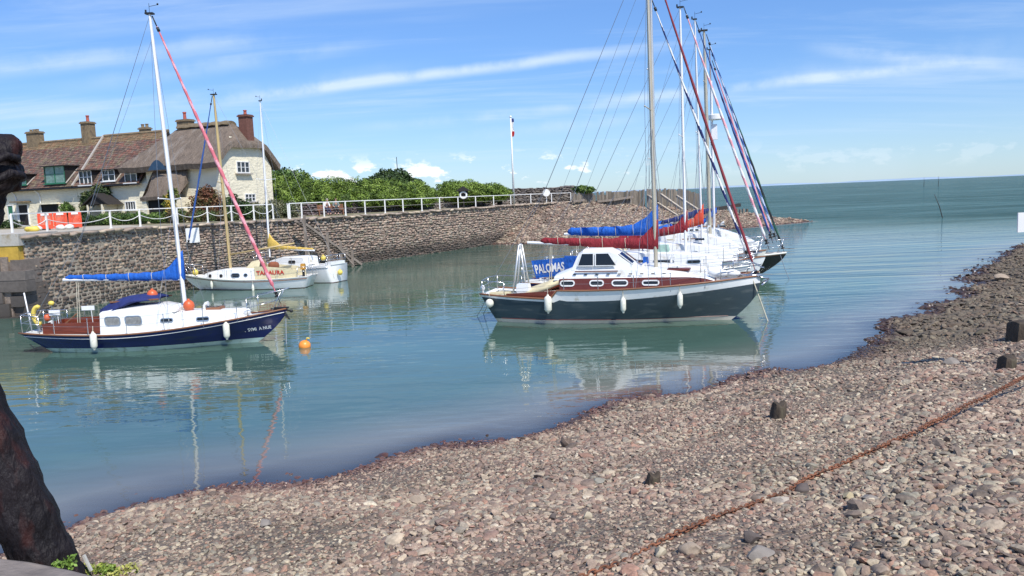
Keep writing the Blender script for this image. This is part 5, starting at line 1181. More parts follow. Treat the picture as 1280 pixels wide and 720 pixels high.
# middle cottage
cb_ = thing('cottage', 'middle tiled cottage with three white dormers and a small dark gabled porch', 'cottage', HO, HA, 'terraced harbour cottages')
housewall(cb_, xv+.02, -6.2, 3.1, gz=6.9); tiles(cb_, xv+.05, -6.6, YE, ZE, YR, ZR)
m = MB(); m.beam((xv+.02, YE-.05, ZE+.05), (xv+.02, YR, ZR+.08), .16, .14); m.build('verge', LEAD, cb_)
for (a, b, t_, bt) in ((97, 112, 214, 231), (126, 141, 213, 226), (153.5, 168, 209, 228)):
    x0, z1 = HP(a, t_, YE); x1, _ = HP(b, t_, YE); _, z0 = HP((a+b)/2, bt, YE); dormer(cb_, x0, x1, z0, z1, YE, ZE, YR, ZR, WFR, PANE, 2 if a > 100 else 3)
x, z = HP(178, 163, YR); chimney(cb_, x, YR+.3, 6.6, z+.1, .8, .5, STACK, (-.22, .22), STACK, .3)
m = MB(); m.tube([(xv+.1, YE-.08, ZE-.10), (-7.6, YE-.08, ZE-.10)], .06, n=6); m.build('gutter', BLKF, cb_)
x, z = HP(164, 257); cw(cb_, x, z, 1.0, .62, nx=4, ny=1, b=.06)
# ledge of the wall where the roof level drops
x0, _ = HP(105, 260, -1.3); x1, _ = HP(141, 260, -1.3); xm = (x0+x1)/2-.1; m = MB()
pz = 2.35; m.prism([(xm-1.25, -1.55, 1.55), (xm, -1.55, pz), (xm, -1.55, pz+.12), (xm-1.4, -1.55, 1.55)], (0, 1.6, 0)); m.prism([(xm+1.25, -1.55, 1.55), (xm+1.4, -1.55, 1.55), (xm, -1.55, pz+.12), (xm, -1.55, pz)], (0, 1.6, 0)); po = m.build('porch', DARKW, cb_)
m = MB(); m.prism([(xm-1.0, -1.4, 1.6), (xm+1.0, -1.4, 1.6), (xm, -1.4, 2.25)], (0, .08, 0)); m.build('porch_gable', DARKW, po)
m = MB(); m.box((xm+.62, -.75, .8), (.16, 1.4, 1.6)); m.box((xm-.9, -1.35, .8), (.12, .12, 1.6)); m.build('porch_wall', CREAM, po)
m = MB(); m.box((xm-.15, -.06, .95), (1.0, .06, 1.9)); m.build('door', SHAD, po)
# right thatched cottage
ct = thing('cottage', 'right-hand thatched cottage with cream half-hipped gable end and brick chimney', 'cottage', HO, HA, 'terraced harbour cottages')
XG = .72; m = MB(); m.box(((XG-6.2)/2, 3.15, 2.0), (XG+6.2, 6.3, 4.2)); m.prism([(-6.2, 0, 4.1), (-6.2, 6.3, 4.1), (-6.2, 4.75, 6.3), (-6.2, 1.55, 6.3)], (XG+6.2, 0, 0)); m.build('wall', CREAM, ct)
def that(y):                                                    # outer thatch profile (height over quay)
    e = abs(y-3.15)/3.95; return 7.62-3.45*e**1.12-.12*math.cos(e*3)
secs = []; xs_ = [-8.2, -7.7, -7.1, -6.4, -5.6, -5.0, -3.8, -2.6, -1.4, -.7, -.3, 0, .3, .6, .9, 1.1]
for x in xs_:
    top = []; bot = []
    hipr = 7.66-max(0, x+.35)*1.22; hipl = 7.70-max(0, -5.2-x)*1.10
    for j in range(25):
        y = -.8+7.9*j/24; z = min(that(y), hipr, hipl); wav = .03*math.sin(x*2.1+y*1.3); z += wav
        if x < -6.3 and y < .6: z = max(z, 3.95)
        top.append((x, y, z)); bot.append((x, y+(.16 if y < 3 else -.16), z-.40))
    secs.append(top+bot[::-1])
m = MB(); m.loft(secs); m.build('thatched_roof', THAT, ct, smooth=40)
m = MB(); m.loft([[(x, 3.15+.55*math.cos(a), 7.36+.33*math.sin(a)+.03*math.sin(x*6)) for a in [PI*q/8 for q in range(9)]] for x in [-5.3+.5*i for i in range(11)]], closed=True); m.build('thatch_ridge', pm('ridge_thatch', (.17, .13, .08), rough=1, var=.3, vs=5, bump=.8, bs=20), ct, smooth=40)
x, z = HP(232, 156, 3.15); chimney(ct, x, 3.15, 6.9, z+.25, 1.15, .7, STACK, (-.02,), POT, .62)
x, z = HP(305, 146, 3.6); chimney(ct, x+.05, 3.7, 6.0, z+.0, .76, .8, BRICK, (0,), POT, .38)
# gable windows face the local +x side
def gw(yc, zc, w, h, nx):
    m = MB(); d = .1
    for zz in (-h/2, h/2): m.box((XG+d/2, yc, zc+zz), (d, w+.06, .06))
    for i in range(nx+1): m.box((XG+d/2, yc-w/2+w*i/nx, zc), (d, .055, h-.06))
    m.box((XG+d/2-.01, yc, zc), (d*.6, w, .035)); o = m.build('window', WFR, ct); m = MB(); m.box((XG+.03, yc, zc), (.03, w-.05, h-.05)); m.build('pane', PANE, o); m = MB(); m.box((XG+.12, yc, zc-h/2-.1), (.28, w+.4, .09)); m.build('sill', LEAD, o)
def GP(px, py):     # point on gable plane x = XG
    ox = HO.x+XG*hc; oy = HO.y+XG*hs; d = ray(px, py); n = Vector((hc, hs, 0)); q = CAM+d*((Vector((ox, oy, 0))-CAM).dot(n)/d.dot(n)); return -(q.x-ox)*hs+(q.y-oy)*hc, q.z-ZQ
y, z = GP(303, 209); gw(y, z, 1.45, .82, 3); y, z = GP(312, 247); gw(y, z, 1.2, .55, 3)
x, z = HP(226, 254); cw(ct, x, z, .8, .8, nx=2, ny=1, fr=DARKW)
# thatched lean-to porch with a dark mouth, and the eyebrow window above
x0, _ = HP(178, 250, -1.5); x1, _ = HP(222, 250, -1.5); m = MB(); secs = []
for i in range(9):
    f = i/8; x = x0+(x1-x0)*f; k = 1-.35*abs(2*f-1)**3; secs.append([(x, -.2, 3.95*1.0), (x, -1.0, 3.2*k+.1), (x, -1.75, 1.98-.1*(1-k)), (x, -1.70, 1.72-.1*(1-k)), (x, -.2, 3.0)])
m.loft(secs); po = m.build('thatched_porch', THAT, ct, smooth=40)
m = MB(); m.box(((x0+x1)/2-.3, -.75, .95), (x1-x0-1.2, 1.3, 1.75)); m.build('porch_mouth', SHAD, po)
for xx, ww in ((x0+.25, .4), (x1-.25, .5)): m = MB(); m.box((xx, -.85, .9), (ww, 1.5, 1.9)); m.build('porch_wall', CREAM, po)
x, z = HP(199, 205, -.75); m = MB(); m.loft([[(x-.9+1.8*i/10, y, z-.45+(.75*math.sin(PI*i/10))*k) for k in (0, .5, 1)] for i in range(11) for y in (-1.0,)], closed=False, caps=False); m.build('eyebrow_window', pm('blue_shade_glass', (.02, .05, .10), rough=.15, var=.3), ct)
# ------------------------------------------------------------------ planting round the cottages (house-local pixels -> world)
def HW(px, py, off): x, z = HP(px, py, off); return Vector((HO.x+x*hc-off*hs, HO.y+x*hs+off*hc, ZQ+z))
G1 = [(.055, .10, .02), (.08, .14, .03), (.11, .18, .035), (.045, .085, .02), (.14, .21, .05)]
G2 = [(.03, .055, .018), (.045, .075, .02), (.06, .10, .03)]
RB = [(.13, .05, .025), (.17, .07, .03), (.10, .08, .03), (.20, .11, .05)]
YG = [(.16, .20, .03), (.22, .24, .04), (.10, .15, .03)]
def bush(name, label, cat, blobs, n, size, pal, group=None, stems=3, core=.62, zb=ZQ):
    c = Vector(blobs[0][:3]); b = Vector((c.x, c.y, zb)); t = thing(name, label, cat, b, 0, group); foliage('foliage', blobs, n, size, pal, t, off=b, core=core)
    for k in range(stems):
        q = blobs[k % len(blobs)]; m = MB(); m.tube([(q[0]-b.x+.1*k, q[1]-b.y, 0), (q[0]-b.x, q[1]-b.y+.05*k, q[2]-b.z)], [.05, .02], n=5); m.build('stem', BARK, t)
    return t
def hb_(px0, px1, pyt, off, h, dep=.5, step=.9, zc=None):
    a, b = HW(px0, 262, off), HW(px1, 262, off); n = max(2, int((b-a).length/step)+1); o = []
    for i in range(n):
        p = a.lerp(b, i/(n-1)); o.append((p.x, p.y, ZQ+h*.5+random.uniform(-.06, .06), step*.72, dep, h*.56*random.uniform(.9, 1.12)))
    return o
bush('hedge', 'low clipped green hedge behind the railing in front of the middle cottage', 'hedge', hb_(133, 172, 262, -3.2, .85), 3500, .11, G1, 'low hedges before the cottages')
bush('hedge', 'low green hedge behind the railing in front of the thatched porch', 'hedge', hb_(176, 212, 262, -3.2, .8), 3200, .11, G1, 'low hedges before the cottages')
p = HW(258, 250, -1.2); bush('shrub', 'reddish brown shrub against the corner of the thatched cottage', 'shrub', [(p.x-.5, p.y, ZQ+1.0, .9, .6, 1.1), (p.x+.4, p.y, ZQ+1.1, .9, .6, 1.25), (p.x, p.y, ZQ+1.9, .7, .5, .7)], 5000, .13, RB, 'shrubs by the cottages')
p = HW(292, 256, -.9); bush('shrub', 'dark green shrub below the gable window at the left corner', 'shrub', [(p.x, p.y, ZQ+.9, .8, .6, 1.0), (p.x+.7, p.y+.3, ZQ+.7, .7, .5, .8)], 3600, .13, G2, 'shrubs by the cottages')
p = HW(322, 258, 1.0); bush('shrub', 'grey-green low shrubs along the foot of the gable wall', 'shrub', [(p.x, p.y, ZQ+.5, 1.1, .6, .7), (p.x+1.2, p.y+.3, ZQ+.6, .9, .6, .8), (p.x+2.1, p.y+.7, ZQ+.5, .9, .6, .7)], 5200, .12, [(.13, .15, .07), (.09, .11, .05), (.17, .17, .09)], 'shrubs by the cottages')
p = HW(212, 246, -1.6); bush('shrub', 'yellow flowering climber beside the thatched porch', 'shrub', [(p.x, p.y, ZQ+1.2, .55, .4, 1.0), (p.x+.3, p.y, ZQ+2.0, .4, .35, .6)], 2400, .12, [(.12, .15, .03), (.45, .33, .05), (.08, .12, .03)], 'shrubs by the cottages')
p = HW(118, 240, -.6); bush('climber', 'ivy climbing over the small dark porch of the middle cottage', 'climber', [(p.x-.5, p.y, ZQ+2.1, .7, .3, .6), (p.x+.5, p.y, ZQ+2.6, .8, .3, .6), (p.x-.9, p.y, ZQ+1.2, .4, .3, .9)], 3200, .13, G2+[(.12, .14, .05)])
p = HW(83, 256, -.4); bush('shrub', 'small green bush on the wall behind the orange barriers', 'shrub', [(p.x, p.y, ZQ+1.3, .55, .4, .6)], 1400, .12, G1, 'shrubs by the cottages')
p = HW(110, 272, -3.0); bush('shrub', 'dark green plant in the shade of the small dark porch', 'shrub', [(p.x, p.y, ZQ+.4, .7, .5, .5), (p.x+.9, p.y, ZQ+.35, .6, .5, .45)], 2200, .11, G2, 'shrubs by the cottages')
p = HW(12, 276, -2.0); bush('shrub', 'dark low bush before the green cottage door', 'shrub', [(p.x, p.y, ZQ+.3, 1.0, .4, .38), (p.x-1.2, p.y, ZQ+.3, .8, .4, .38)], 2200, .11, G2, 'shrubs by the cottages')
p = HW(232, 266, -3.0); bush('shrub', 'tangled olive shrubs behind the railing near the wooden mast', 'shrub', [(p.x-.6, p.y, ZQ+.5, .9, .5, .6), (p.x+.7, p.y, ZQ+.4, .8, .5, .5), (p.x+2, p.y-.3, ZQ+.35, .8, .5, .45), (p.x+3.2, p.y-.6, ZQ+.35, .8, .5, .45)], 4600, .11, [(.10, .11, .035), (.14, .10, .05), (.07, .10, .03)], 'shrubs by the cottages')
# hedges beyond the gable
def line_blobs(pxs, Ys, tops, base, rx, ry):
    o = []
    for px, Y_, tp_ in zip(pxs, Ys, tops):
        d = ray(px, 250); x = d.x/d.y*Y_; zt = zfor(x, Y_, tp_); h = zt-base; o.append((x, Y_, base+h*.5, rx*random.uniform(.9, 1.15), ry, h*.53)); 
    return o
pxs = list(range(352, 536, 12)); n = len(pxs); tops = [220, 221, 223, 223, 223, 224, 224, 224, 225, 226, 225, 225, 226, 227, 228, 233, 234][:n]
bl = line_blobs(pxs, [70+.42*i for i in range(n)], tops, ZQ+.35, 1.35, 1.6); bl += [(b[0]+.6, b[1]-1.2, b[2]-.5, b[3]*.8, b[4]*.7, b[5]*.6) for b in bl[::2]]
bush('hedge', 'long tall green hedge running right from the cottage gable, behind two seated people', 'hedge', bl, 90000, .12, [(.09, .14, .02), (.13, .20, .028), (.17, .25, .04), (.06, .10, .018), (.20, .28, .05)], 'tall windswept hedges on the quay', core=.7)
pxs = list(range(560, 636, 11)); bl = line_blobs(pxs, [80+.35*i for i in range(len(pxs))], [228, 226, 227, 228, 229, 230, 233], ZQ+.5, 1.3, 1.5)
bush('hedge', 'shorter green hedge just left of the flagpole', 'hedge', bl, 36000, .12, [(.09, .14, .02), (.13, .20, .028), (.17, .25, .04), (.20, .28, .05)], 'tall windswept hedges on the quay', core=.7)
bl = line_blobs([470, 484, 498, 512], [79, 79, 79.5, 80], [221, 212, 213, 222], ZQ+1.8, 1.3, 1.2); bush('shrub', 'dark spiky shrub rising above the middle of the long hedge', 'shrub', bl, 8000, .22, G2, core=.5)
bl = line_blobs([345, 356, 372], [76, 76.5, 77], [212, 210, 214], ZQ+2.6, 1.2, 1.1); bush('tree', 'pale leafy treetop showing between the gable and the hedge', 'tree', bl, 4200, .2, G1, core=.45)
t = thing('pole', 'thin bare pole standing up behind the dark shrub in the hedge', 'pole', (ray(499, 240).x/ray(499, 240).y*82, 82, ZQ)); m = MB(); m.tube([(0, 0, 0), (-.08, 0, zfor(t.location.x, 82, 196)-ZQ)], [.05, .03], n=6); m.build('shaft', DARKW, t); m = MB(); m.box((0, 0, .2), (.2, .2, .4)); m.build('foot', CONC, t)
# low dry stone wall behind the railing, tall sea wall and flagpole
lw = []; a, b = (-20.2, 66.0), (-10.0, 75.0); c, d_ = (.4, 87.5), None
for p0, p1, z1a, z1b in ((a, b, 4.5, 4.55), (b, c, 4.6, 5.0)):
    ex, ey = p1[0]-p0[0], p1[1]-p0[1]; L_ = math.hypot(ex, ey); n = (ey/L_, -ex/L_); lw.append(wall_stones(p0, p1, n, ZQ-.05, z1a, z1b, cw=(.2, .5), ch=(.12, .2), proud=.08, depth=.22, top_rag=.12, gap=.97))
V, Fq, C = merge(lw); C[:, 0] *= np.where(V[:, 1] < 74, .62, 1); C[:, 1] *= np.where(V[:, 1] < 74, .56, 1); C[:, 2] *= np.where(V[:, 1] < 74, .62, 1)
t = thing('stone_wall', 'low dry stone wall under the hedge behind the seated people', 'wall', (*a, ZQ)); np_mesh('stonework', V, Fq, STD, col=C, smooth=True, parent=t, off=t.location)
m = MB(off=t.location)
for p0, p1, z1a, z1b in ((a, b, 4.35, 4.42), (b, c, 4.48, 4.85)):
    m.prism([(p0[0], p0[1], ZQ), (p1[0], p1[1], ZQ), (p1[0], p1[1], z1b), (p0[0], p0[1], z1a)], (-.12, .14, 0))
m.build('core', MORT, t)
sw0 = Vector((ray(637, 245).x/ray(637, 245).y*88.5, 88.5, ZQ)); sw1 = Vector((ray(716, 245).x/ray(716, 245).y*92.5, 92.5, ZQ)); dv = (sw1-sw0); L_ = dv.length; n = (dv.y/L_, -dv.x/L_)
zt0, zt1 = zfor(sw0.x, sw0.y, 236.5), zfor(sw1.x, sw1.y, 232.5)
lw = [wall_stones(sw0, sw1, n, ZQ-.5, zt0, zt1, cw=(.25, .7), ch=(.14, .24), proud=.08, depth=.25, top_rag=.04, gap=.97, pal=[(.62, .56, .52), (.5, .46, .44), (.75, .68, .6), (.45, .42, .42)])]
e1 = sw1+Vector((-n[0], -n[1], 0))*2.2; lw.append(wall_stones(sw1, e1, (n[1]*-1 if 0 else dv.x/L_, dv.y/L_), ZQ-.5, zt1, zt1, cw=(.25, .7), ch=(.14, .24), proud=.08, depth=.25, pal=[(.62, .56, .52), (.5, .46, .44)]))
V, Fq, C = merge(lw); t = thing('sea_wall', 'taller block of dark stone wall just right of the flagpole', 'wall', sw0); np_mesh('stonework', V, Fq, STD, col=C, smooth=True, parent=t, off=t.location)
m = MB(off=sw0); m.prism([(sw0.x-n[0]*.1, sw0.y-n[1]*.1, ZQ-.5), (sw1.x-n[0]*.1, sw1.y-n[1]*.1, ZQ-.5), (sw1.x-n[0]*.1, sw1.y-n[1]*.1, zt1-.08), (sw0.x-n[0]*.1, sw0.y-n[1]*.1, zt0-.08)], (-n[0]*2, -n[1]*2, 0)); m.build('core', MORT, t)
fx = ray(642, 240).x/ray(642, 240).y*86.5; ztf = zfor(fx, 86.5, 147); t = thing('flagpole', 'tall white flagpole with a limp red and white flag at its head', 'flagpole', (fx, 86.5, ZQ))
m = MB(); m.tube([(0, 0, 0), (0, 0, ztf-ZQ)], [.11, .07], n=8); m.ball((0, 0, ztf-ZQ+.08), .13); m.build('pole', WPAINT, t, smooth=True)
for nm, mat, k0, k1 in (('flag_red_band', pm('flag_red', (.5, .03, .03), rough=.8), 1.45, 2.0), ('flag_blue_band', pm('flag_navy', (.03, .04, .16), rough=.8), .1, .45), ('flag_white_field', SAILW, .1, 2.0)):
    m = MB(); m.loft([[(.08+.20*f*(1+.3*math.sin(z*5)), .06*math.sin(f*8+z*3)+(.0 if 'white' in nm else -.04), ztf-ZQ-z) for f in (0, .35, .7, 1)] for z in np.linspace(k0, k1, 8)], closed=False, caps=False); o = m.build(nm, mat, t); o.modifiers.new('thickness', 'SOLIDIFY').thickness = .015
# lifebuoy stand, litter bin, round white sign
w = wall_at(580, 2.2); t = thing('lifebuoy_stand', 'small roofed stand holding a white lifebuoy behind the railing', 'lifebuoy stand', (w.x, w.y, ZQ))
m = MB(); m.box((0, .1, .7), (.12, .12, 1.4)); m.box((0, .05, 1.25), (.85, .06, .85)); m.build('board', DARKW, t); m = MB(); m.prism([(-.75, -.25, 1.6), (.75, -.25, 1.6), (0, -.25, 2.05)], (0, .5, 0)); m.build('roof', DARKW, t)
m = MB(); m.tube([(.30*math.cos(a_), -.04, 1.22+.30*math.sin(a_)) for a_ in [2*PI*i/20 for i in range(20)]], .09, n=8, closed=True); m.build('lifebuoy', GEL, t, smooth=True)
w = wall_at(625, 2.5); t = thing('litter_bin', 'dark litter bin on the quay between lifebuoy and sea wall', 'litter bin', (w.x, w.y, ZQ)); m = MB(); m.tube([(0, 0, .02), (0, 0, 1.0)], [.27, .3], n=14); m.build('body', DARKW, t, smooth=40); m = MB(); m.tube([(0, 0, 1.0), (0, 0, 1.06), (0, 0, 1.2)], [.32, .32, .12], n=14); m.build('lid', BLKF, t, smooth=40)
w = wall_at(683.6, 1.0); t = thing('round_sign', 'round white sign on a short post by the end of the railing', 'sign', (w.x, w.y, ZQ)); m = MB(); m.tube([(0, 0, 0), (0, 0, 1.15)], .05, n=6); m.build('post', RAILW, t); m = MB(); m.tube([(0, -.06, 1.15), (0, -.10, 1.15)], .40, n=20); m.build('disc', RAILW, t)
# ------------------------------------------------------------------ two people on a bench
SKIN = pm('skin', (.52, .30, .21), rough=.6, var=.05)
def skinned(name, V_, E_, R_, mat, par, sub=2):
    me = bpy.data.meshes.new(name); me.from_pydata(V_, E_, []); o = bpy.data.objects.new(name, me); COL.objects.link(o); o.parent = par; me.materials.append(mat)
    sk = o.modifiers.new('skin', 'SKIN'); sv = me.skin_vertices[0].data
    for i, r_ in enumerate(R_): sv[i].radius = (r_, r_) if not hasattr(r_, '__len__') else r_
    sv[0].use_root = True; sk.use_smooth_shade = True; s_ = o.modifiers.new('sub', 'SUBSURF'); s_.levels = sub; s_.render_levels = sub
    bpy.context.view_layer.update(); me2 = bpy.data.meshes.new_from_object(o.evaluated_get(bpy.context.evaluated_depsgraph_get())); o.modifiers.clear(); o.data = me2; me2.name = name
    if not me2.materials: me2.materials.append(mat)
    return o
def sitter(label, loc, rz, top, legs, hair, lean=.12, hat=None):
    t = thing('person', label, 'person', loc, rz, None)
    # pelvis at seat height, faces -y
    J = {'pel': (0, 0, .52), 'sp': (0, -.02*1, .70), 'ch': (0, -.05-lean*.4, .90), 'nk': (0, -.07-lean*.6, 1.06), 'hd': (0, -.10-lean*.7, 1.20), 'cr': (0, -.10-lean*.7, 1.30)}
    names = list(J); V_ = [J[k] for k in names]; R_ = [(.15, .12), (.13, .10), (.16, .11), (.055, .055), (.085, .095), (.06, .07)]; E_ = [(i, i+1) for i in range(5)]
    def chain(start, pts, rr):
        p = start
        for q, r_ in zip(pts, rr): V_.append(q); R_.append((r_, r_)); E_.append((p, len(V_)-1)); p = len(V_)-1
        return p
    for s_ in (-1, 1):
        chain(2, [(s_*.18, -.07-lean*.4, .98), (s_*.24, -.14-lean*.4, .76), (s_*.16, -.36, .66)], [.06, .045, .035]); e = len(V_)-1
        for k in range(4): chain(e, [(s_*.16+(k-1.5)*.02, -.41, .655), (s_*.16+(k-1.5)*.022, -.455+.008*abs(k-1.5), .635)], [.010, .008])
        chain(e, [(s_*.16-s_*.035, -.385, .65), (s_*.16-s_*.05, -.41, .64)], [.011, .009])
        chain(0, [(s_*.09, -.06, .50), (s_*.12, -.44, .52), (s_*.12, -.48, .10), (s_*.12, -.60, .04)], [.095, .065, .045, .035])
    skinned('body', V_, E_, R_, SKIN, t)
    V2 = [(0, 0, .52), (0, -.02, .70), (0, -.05-lean*.4, .90), (0, -.07-lean*.5, 1.02)]; R2 = [(.17, .14), (.15, .12), (.18, .13), (.09, .08)]; E2 = [(0, 1), (1, 2), (2, 3)]
    for s_ in (-1, 1):
        V2 += [(s_*.18, -.07-lean*.4, .98), (s_*.24, -.14-lean*.4, .76), (s_*.19, -.27, .70)]; R2 += [(.078,)*2, (.062,)*2, (.05,)*2]; i = len(V2); E2 += [(2, i-3), (i-3, i-2), (i-2, i-1)]
    skinned('shirt', V2, E2, R2, top, t)
    V3 = [(0, .0, .52)]; R3 = [(.16, .14)]; E3 = []
    for s_ in (-1, 1):
        V3 += [(s_*.09, -.06, .51), (s_*.12, -.44, .53), (s_*.12, -.47, .16)]; R3 += [(.11,)*2, (.082,)*2, (.06,)*2]; i = len(V3); E3 += [(0, i-3), (i-3, i-2), (i-2, i-1)]
    skinned('trousers', V3, E3, R3, legs, t)
    hy = -.10-lean*.7; m = MB(); m.ball((0, hy+.025, 1.265), (.098, .105, .095), nu=12, nv=8); m.build('hair', hair, t, smooth=True)
    for s_ in (-1, 1): m = MB(); m.ball((s_*.12, -.56, .045), (.05, .13, .045)); m.build('shoe', BLKF, t, smooth=True)
    return t
bw_ = wall_at(412, 5.5); bx, by = bw_.x+.1, bw_.y+.0; br = rad(22)
t = thing('bench', 'wooden bench behind the railing carrying two people', 'bench', (bx, by, ZQ), br)
m = MB()
for k in range(4): m.box((0, -.17+.12*k, .42), (2.1, .1, .04))
m.build('seat', TEAK, t); m = MB()
for k in range(3): m.box((0, .24+.02*k, .56+.13*k), (2.1, .03, .1))
m.build('backrest', TEAK, t)
for sx_ in (-1, 1):
    for yy in (-.2, .24): m = MB(); m.box((sx_*.95, yy, .2 if yy < 0 else .43), (.07, .07, .4 if yy < 0 else .86)); m.build('leg', TEAK, t)
cb2, sb2 = math.cos(br), math.sin(br)
sitter('person in a white top and dark trousers sitting at the left of the bench', (bx-.42*cb2, by-.42*sb2, ZQ), br+rad(25), pm('white_shirt', (.8, .8, .78), rough=.8), pm('navy_trousers', (.02, .025, .07), rough=.9), pm('grey_hair', (.3, .27, .25), rough=.9), .3)
sitter('person in a grey-green jacket sitting at the right of the bench', (bx+.42*cb2, by+.42*sb2, ZQ), br-rad(5), pm('grey_green_jacket', (.17, .21, .20), rough=.9), pm('black_trousers', (.02, .022, .025), rough=.9), pm('brown_hair', (.10, .06, .04), rough=.9), .1)
# ------------------------------------------------------------------ roadworks barriers, sandbags, yellow bag
ORB = pm('barrier_orange', (.80, .085, .03), rough=.45, var=.12, vs=3, dirt=(.5, .10, .06), ds=3)
def barrier(label, px0, px1, Y_):
    a = Vector((ray(px0, 270).x/ray(px0, 270).y*Y_, Y_, ZQ)); b = Vector((ray(px1, 270).x/ray(px1, 270).y*(Y_+.3), Y_+.3, ZQ)); L_ = (b-a).length; t = thing('barrier', label, 'barrier', a, math.atan2(b.y-a.y, b.x-a.x), 'orange roadworks barriers'); m = MB()
    m.box((L_/2, 0, .98), (L_-.05, .06, .16)); m.box((L_/2, 0, .20), (L_-.05, .06, .26))
    for k in range(11): m.box((.06+(L_-.12)*k/10, 0, .6), (.05 if 0 < k < 10 else .09, .05, .62))
    m.build('frame', ORB, t)
    m = MB(); m.box((L_/2, -.036, .98), (L_*.5, .012, .12)); m.build('reflective_strip', GEL, t)
    for x in (.3, L_-.3): m = MB(); m.box((x, 0, .05), (.14, .6, .08)); m.build('foot', BLKF, t)
barrier('orange plastic barrier, left one of the row in front of the cottage', 46, 66, 50.5); barrier('orange plastic barrier, middle one of the row in front of the cottage', 66, 84, 50.9); barrier('orange plastic barrier nearest the small dark porch', 85, 102, 51.2)
SB = pm('white_sack', (.72, .71, .66), rough=.9, var=.1, vs=6, bump=.5, bs=8)
for px, Y_, lb in ((75, 49.6, 'white sandbag at the foot of the orange barriers, the left one'), (86, 49.8, 'white sandbag at the foot of the orange barriers, the right one'), (46, 49.0, 'white sack lying beside the yellow bag by the barriers')):
    x = ray(px, 278).x/ray(px, 278).y*Y_; m = MB(off=(x, Y_, ZQ)); m.ball((x, Y_, ZQ+.15), (.27, .21, .17), nu=12, nv=7, jit=.12); tag(m.build('sandbag', SB, smooth=True), lb, 'sandbag', 'sandbags and sacks by the barriers')
x = ray(40, 281).x/ray(40, 281).y*47.5; m = MB(off=(x, 47.5, ZQ)); m.ball((x, 47.5, ZQ+.15), (.42, .3, .22), nu=12, nv=7, jit=.2); tag(m.build('yellow_bag', YELP, smooth=True), 'crumpled yellow bag lying on the path left of the barriers', 'bag')
# ------------------------------------------------------------------ timber slip frame against the wall, white board on the wall
OLDW = pm('weathered_timber', (.22, .18, .145), rough=.9, var=.3, vs=4, bump=.6, bs=16, stretch=(1, 1, .4)); WETW = pm('wet_timber', (.035, .03, .025), rough=.7, var=.3, vs=4, bump=.5, bs=16)
def onwall(px, z, out): 
    w = wall_at(px, -out); return Vector((w.x, w.y, z))
sa, sb_ = onwall(368, 3.45, .8), onwall(441, .05, 1.1); t = thing('timber_gangway', 'sloping dark timber gangway on posts leading down the harbour wall', 'gangway', (sb_.x, sb_.y, 0)); o = t.location; dd2 = (sb_-sa).normalized(); sdv = Vector((dd2.y, -dd2.x, 0)).normalized()
for k in (0, 1): m = MB(); m.beam(sa+sdv*(.5*k)-o, sb_+sdv*(.5*k)-o, .12, .16); m.build('beam', OLDW, t)
for i in range(26):
    p = sa.lerp(sb_, (i+.5)/26); m = MB(); m.beam(p-o+Vector((0, 0, -.08)), p+sdv*.5-o+Vector((0, 0, -.08)), .16, .05); m.build('tread', WETW, t)
for f, k in ((.04, 1), (.4, 1), (.62, 1), (.82, 1)):
    p = sa.lerp(sb_, f)+sdv*(.6*k); m = MB(); m.beam(p-o+Vector((0, 0, .5)), Vector((p.x-o.x, p.y-o.y, -1.2)), .16, .16); m.build('post', OLDW, t)
m = MB(); p = sa.lerp(sb_, .55)+sdv*.6; q = sa.lerp(sb_, .78)+sdv*.9; m.beam(p-o, (q.x-o.x, q.y-o.y, .1), .1, .1); m.build('brace', OLDW, t)
w = onwall(238, 3.0, .22); t = thing('notice_board', 'blank white board fixed to the face of the harbour wall beside the tall white mast', 'board', w-Vector((0, 0, .45))); w2 = onwall(246, 3.0, .22); az_ = math.atan2(w2.y-w.y, w2.x-w.x); t.rotation_euler = (0, 0, az_)
m = MB(); m.box((0, 0, .45), (.95, .05, .85)); m.build('panel', RAILW, t); m = MB(); m.box((-.3, .09, .4), (.07, .14, 1.0)); m.box((.3, .09, .4), (.07, .14, 1.0)); m.build('batten', OLDW, t)
# ------------------------------------------------------------------ timber breakwater on the shingle bank
ti = [0]
def palisade(label, pts, n, seed=0):
    """pts: (px, Y, top py, foot drop)"""
    base = Vector((ray(pts[0][0], 245).x/ray(pts[0][0], 245).y*pts[0][1], pts[0][1], 0)); t = thing('timber_breakwater', label, 'breakwater', base, 0, 'old timber breakwater sections'); PX = [p[0] for p in pts]
    for i in range(n):
        px = PX[0]+(PX[-1]-PX[0])*(i+.5)/n; Y_ = float(np.interp(px, PX, [p[1] for p in pts])); tp_ = float(np.interp(px, PX, [p[2] for p in pts]))+random.uniform(-.9, .9)+(3 if random.random() < .1 else 0)
        d = ray(px, 245); x = d.x/d.y*Y_; zt = zfor(x, Y_, tp_); zb = float(height(x, Y_))-.4; w = (PX[-1]-PX[0])/n/1000*Y_*.86
        m = MB(); yj = random.uniform(-.08, .08); m.beam((x-base.x, Y_+yj-base.y, zb), (x-base.x+random.uniform(-.05, .05), Y_+yj-base.y, zt), w, .22, col=np.array((1, 1, 1))*random.uniform(.6, 1.3)); m.build('pile', PILE, t)
    return t, base
PILE = pm('pile_wood', (.20, .17, .135), rough=.95, var=.35, vs=2.5, bump=.7, bs=10, col=True, stretch=(2, 2, .4))
t1, b1_ = palisade('short run of upright timbers with a shrub on top, nearest the sea wall', [(715, 86.5, 241.5), (744, 88.5, 241)], 16)
t2, b2_ = palisade('leaning run of worn upright timbers in the middle of the shingle bank', [(746, 88.5, 240), (778, 90.5, 239.5), (806, 93, 236.5)], 26)
t3, b3_ = palisade('tallest run of upright timbers with pale diagonal braces behind the masts', [(808, 93, 236.5), (828, 94.5, 236), (856, 96.5, 237), (877, 98.5, 243)], 30)
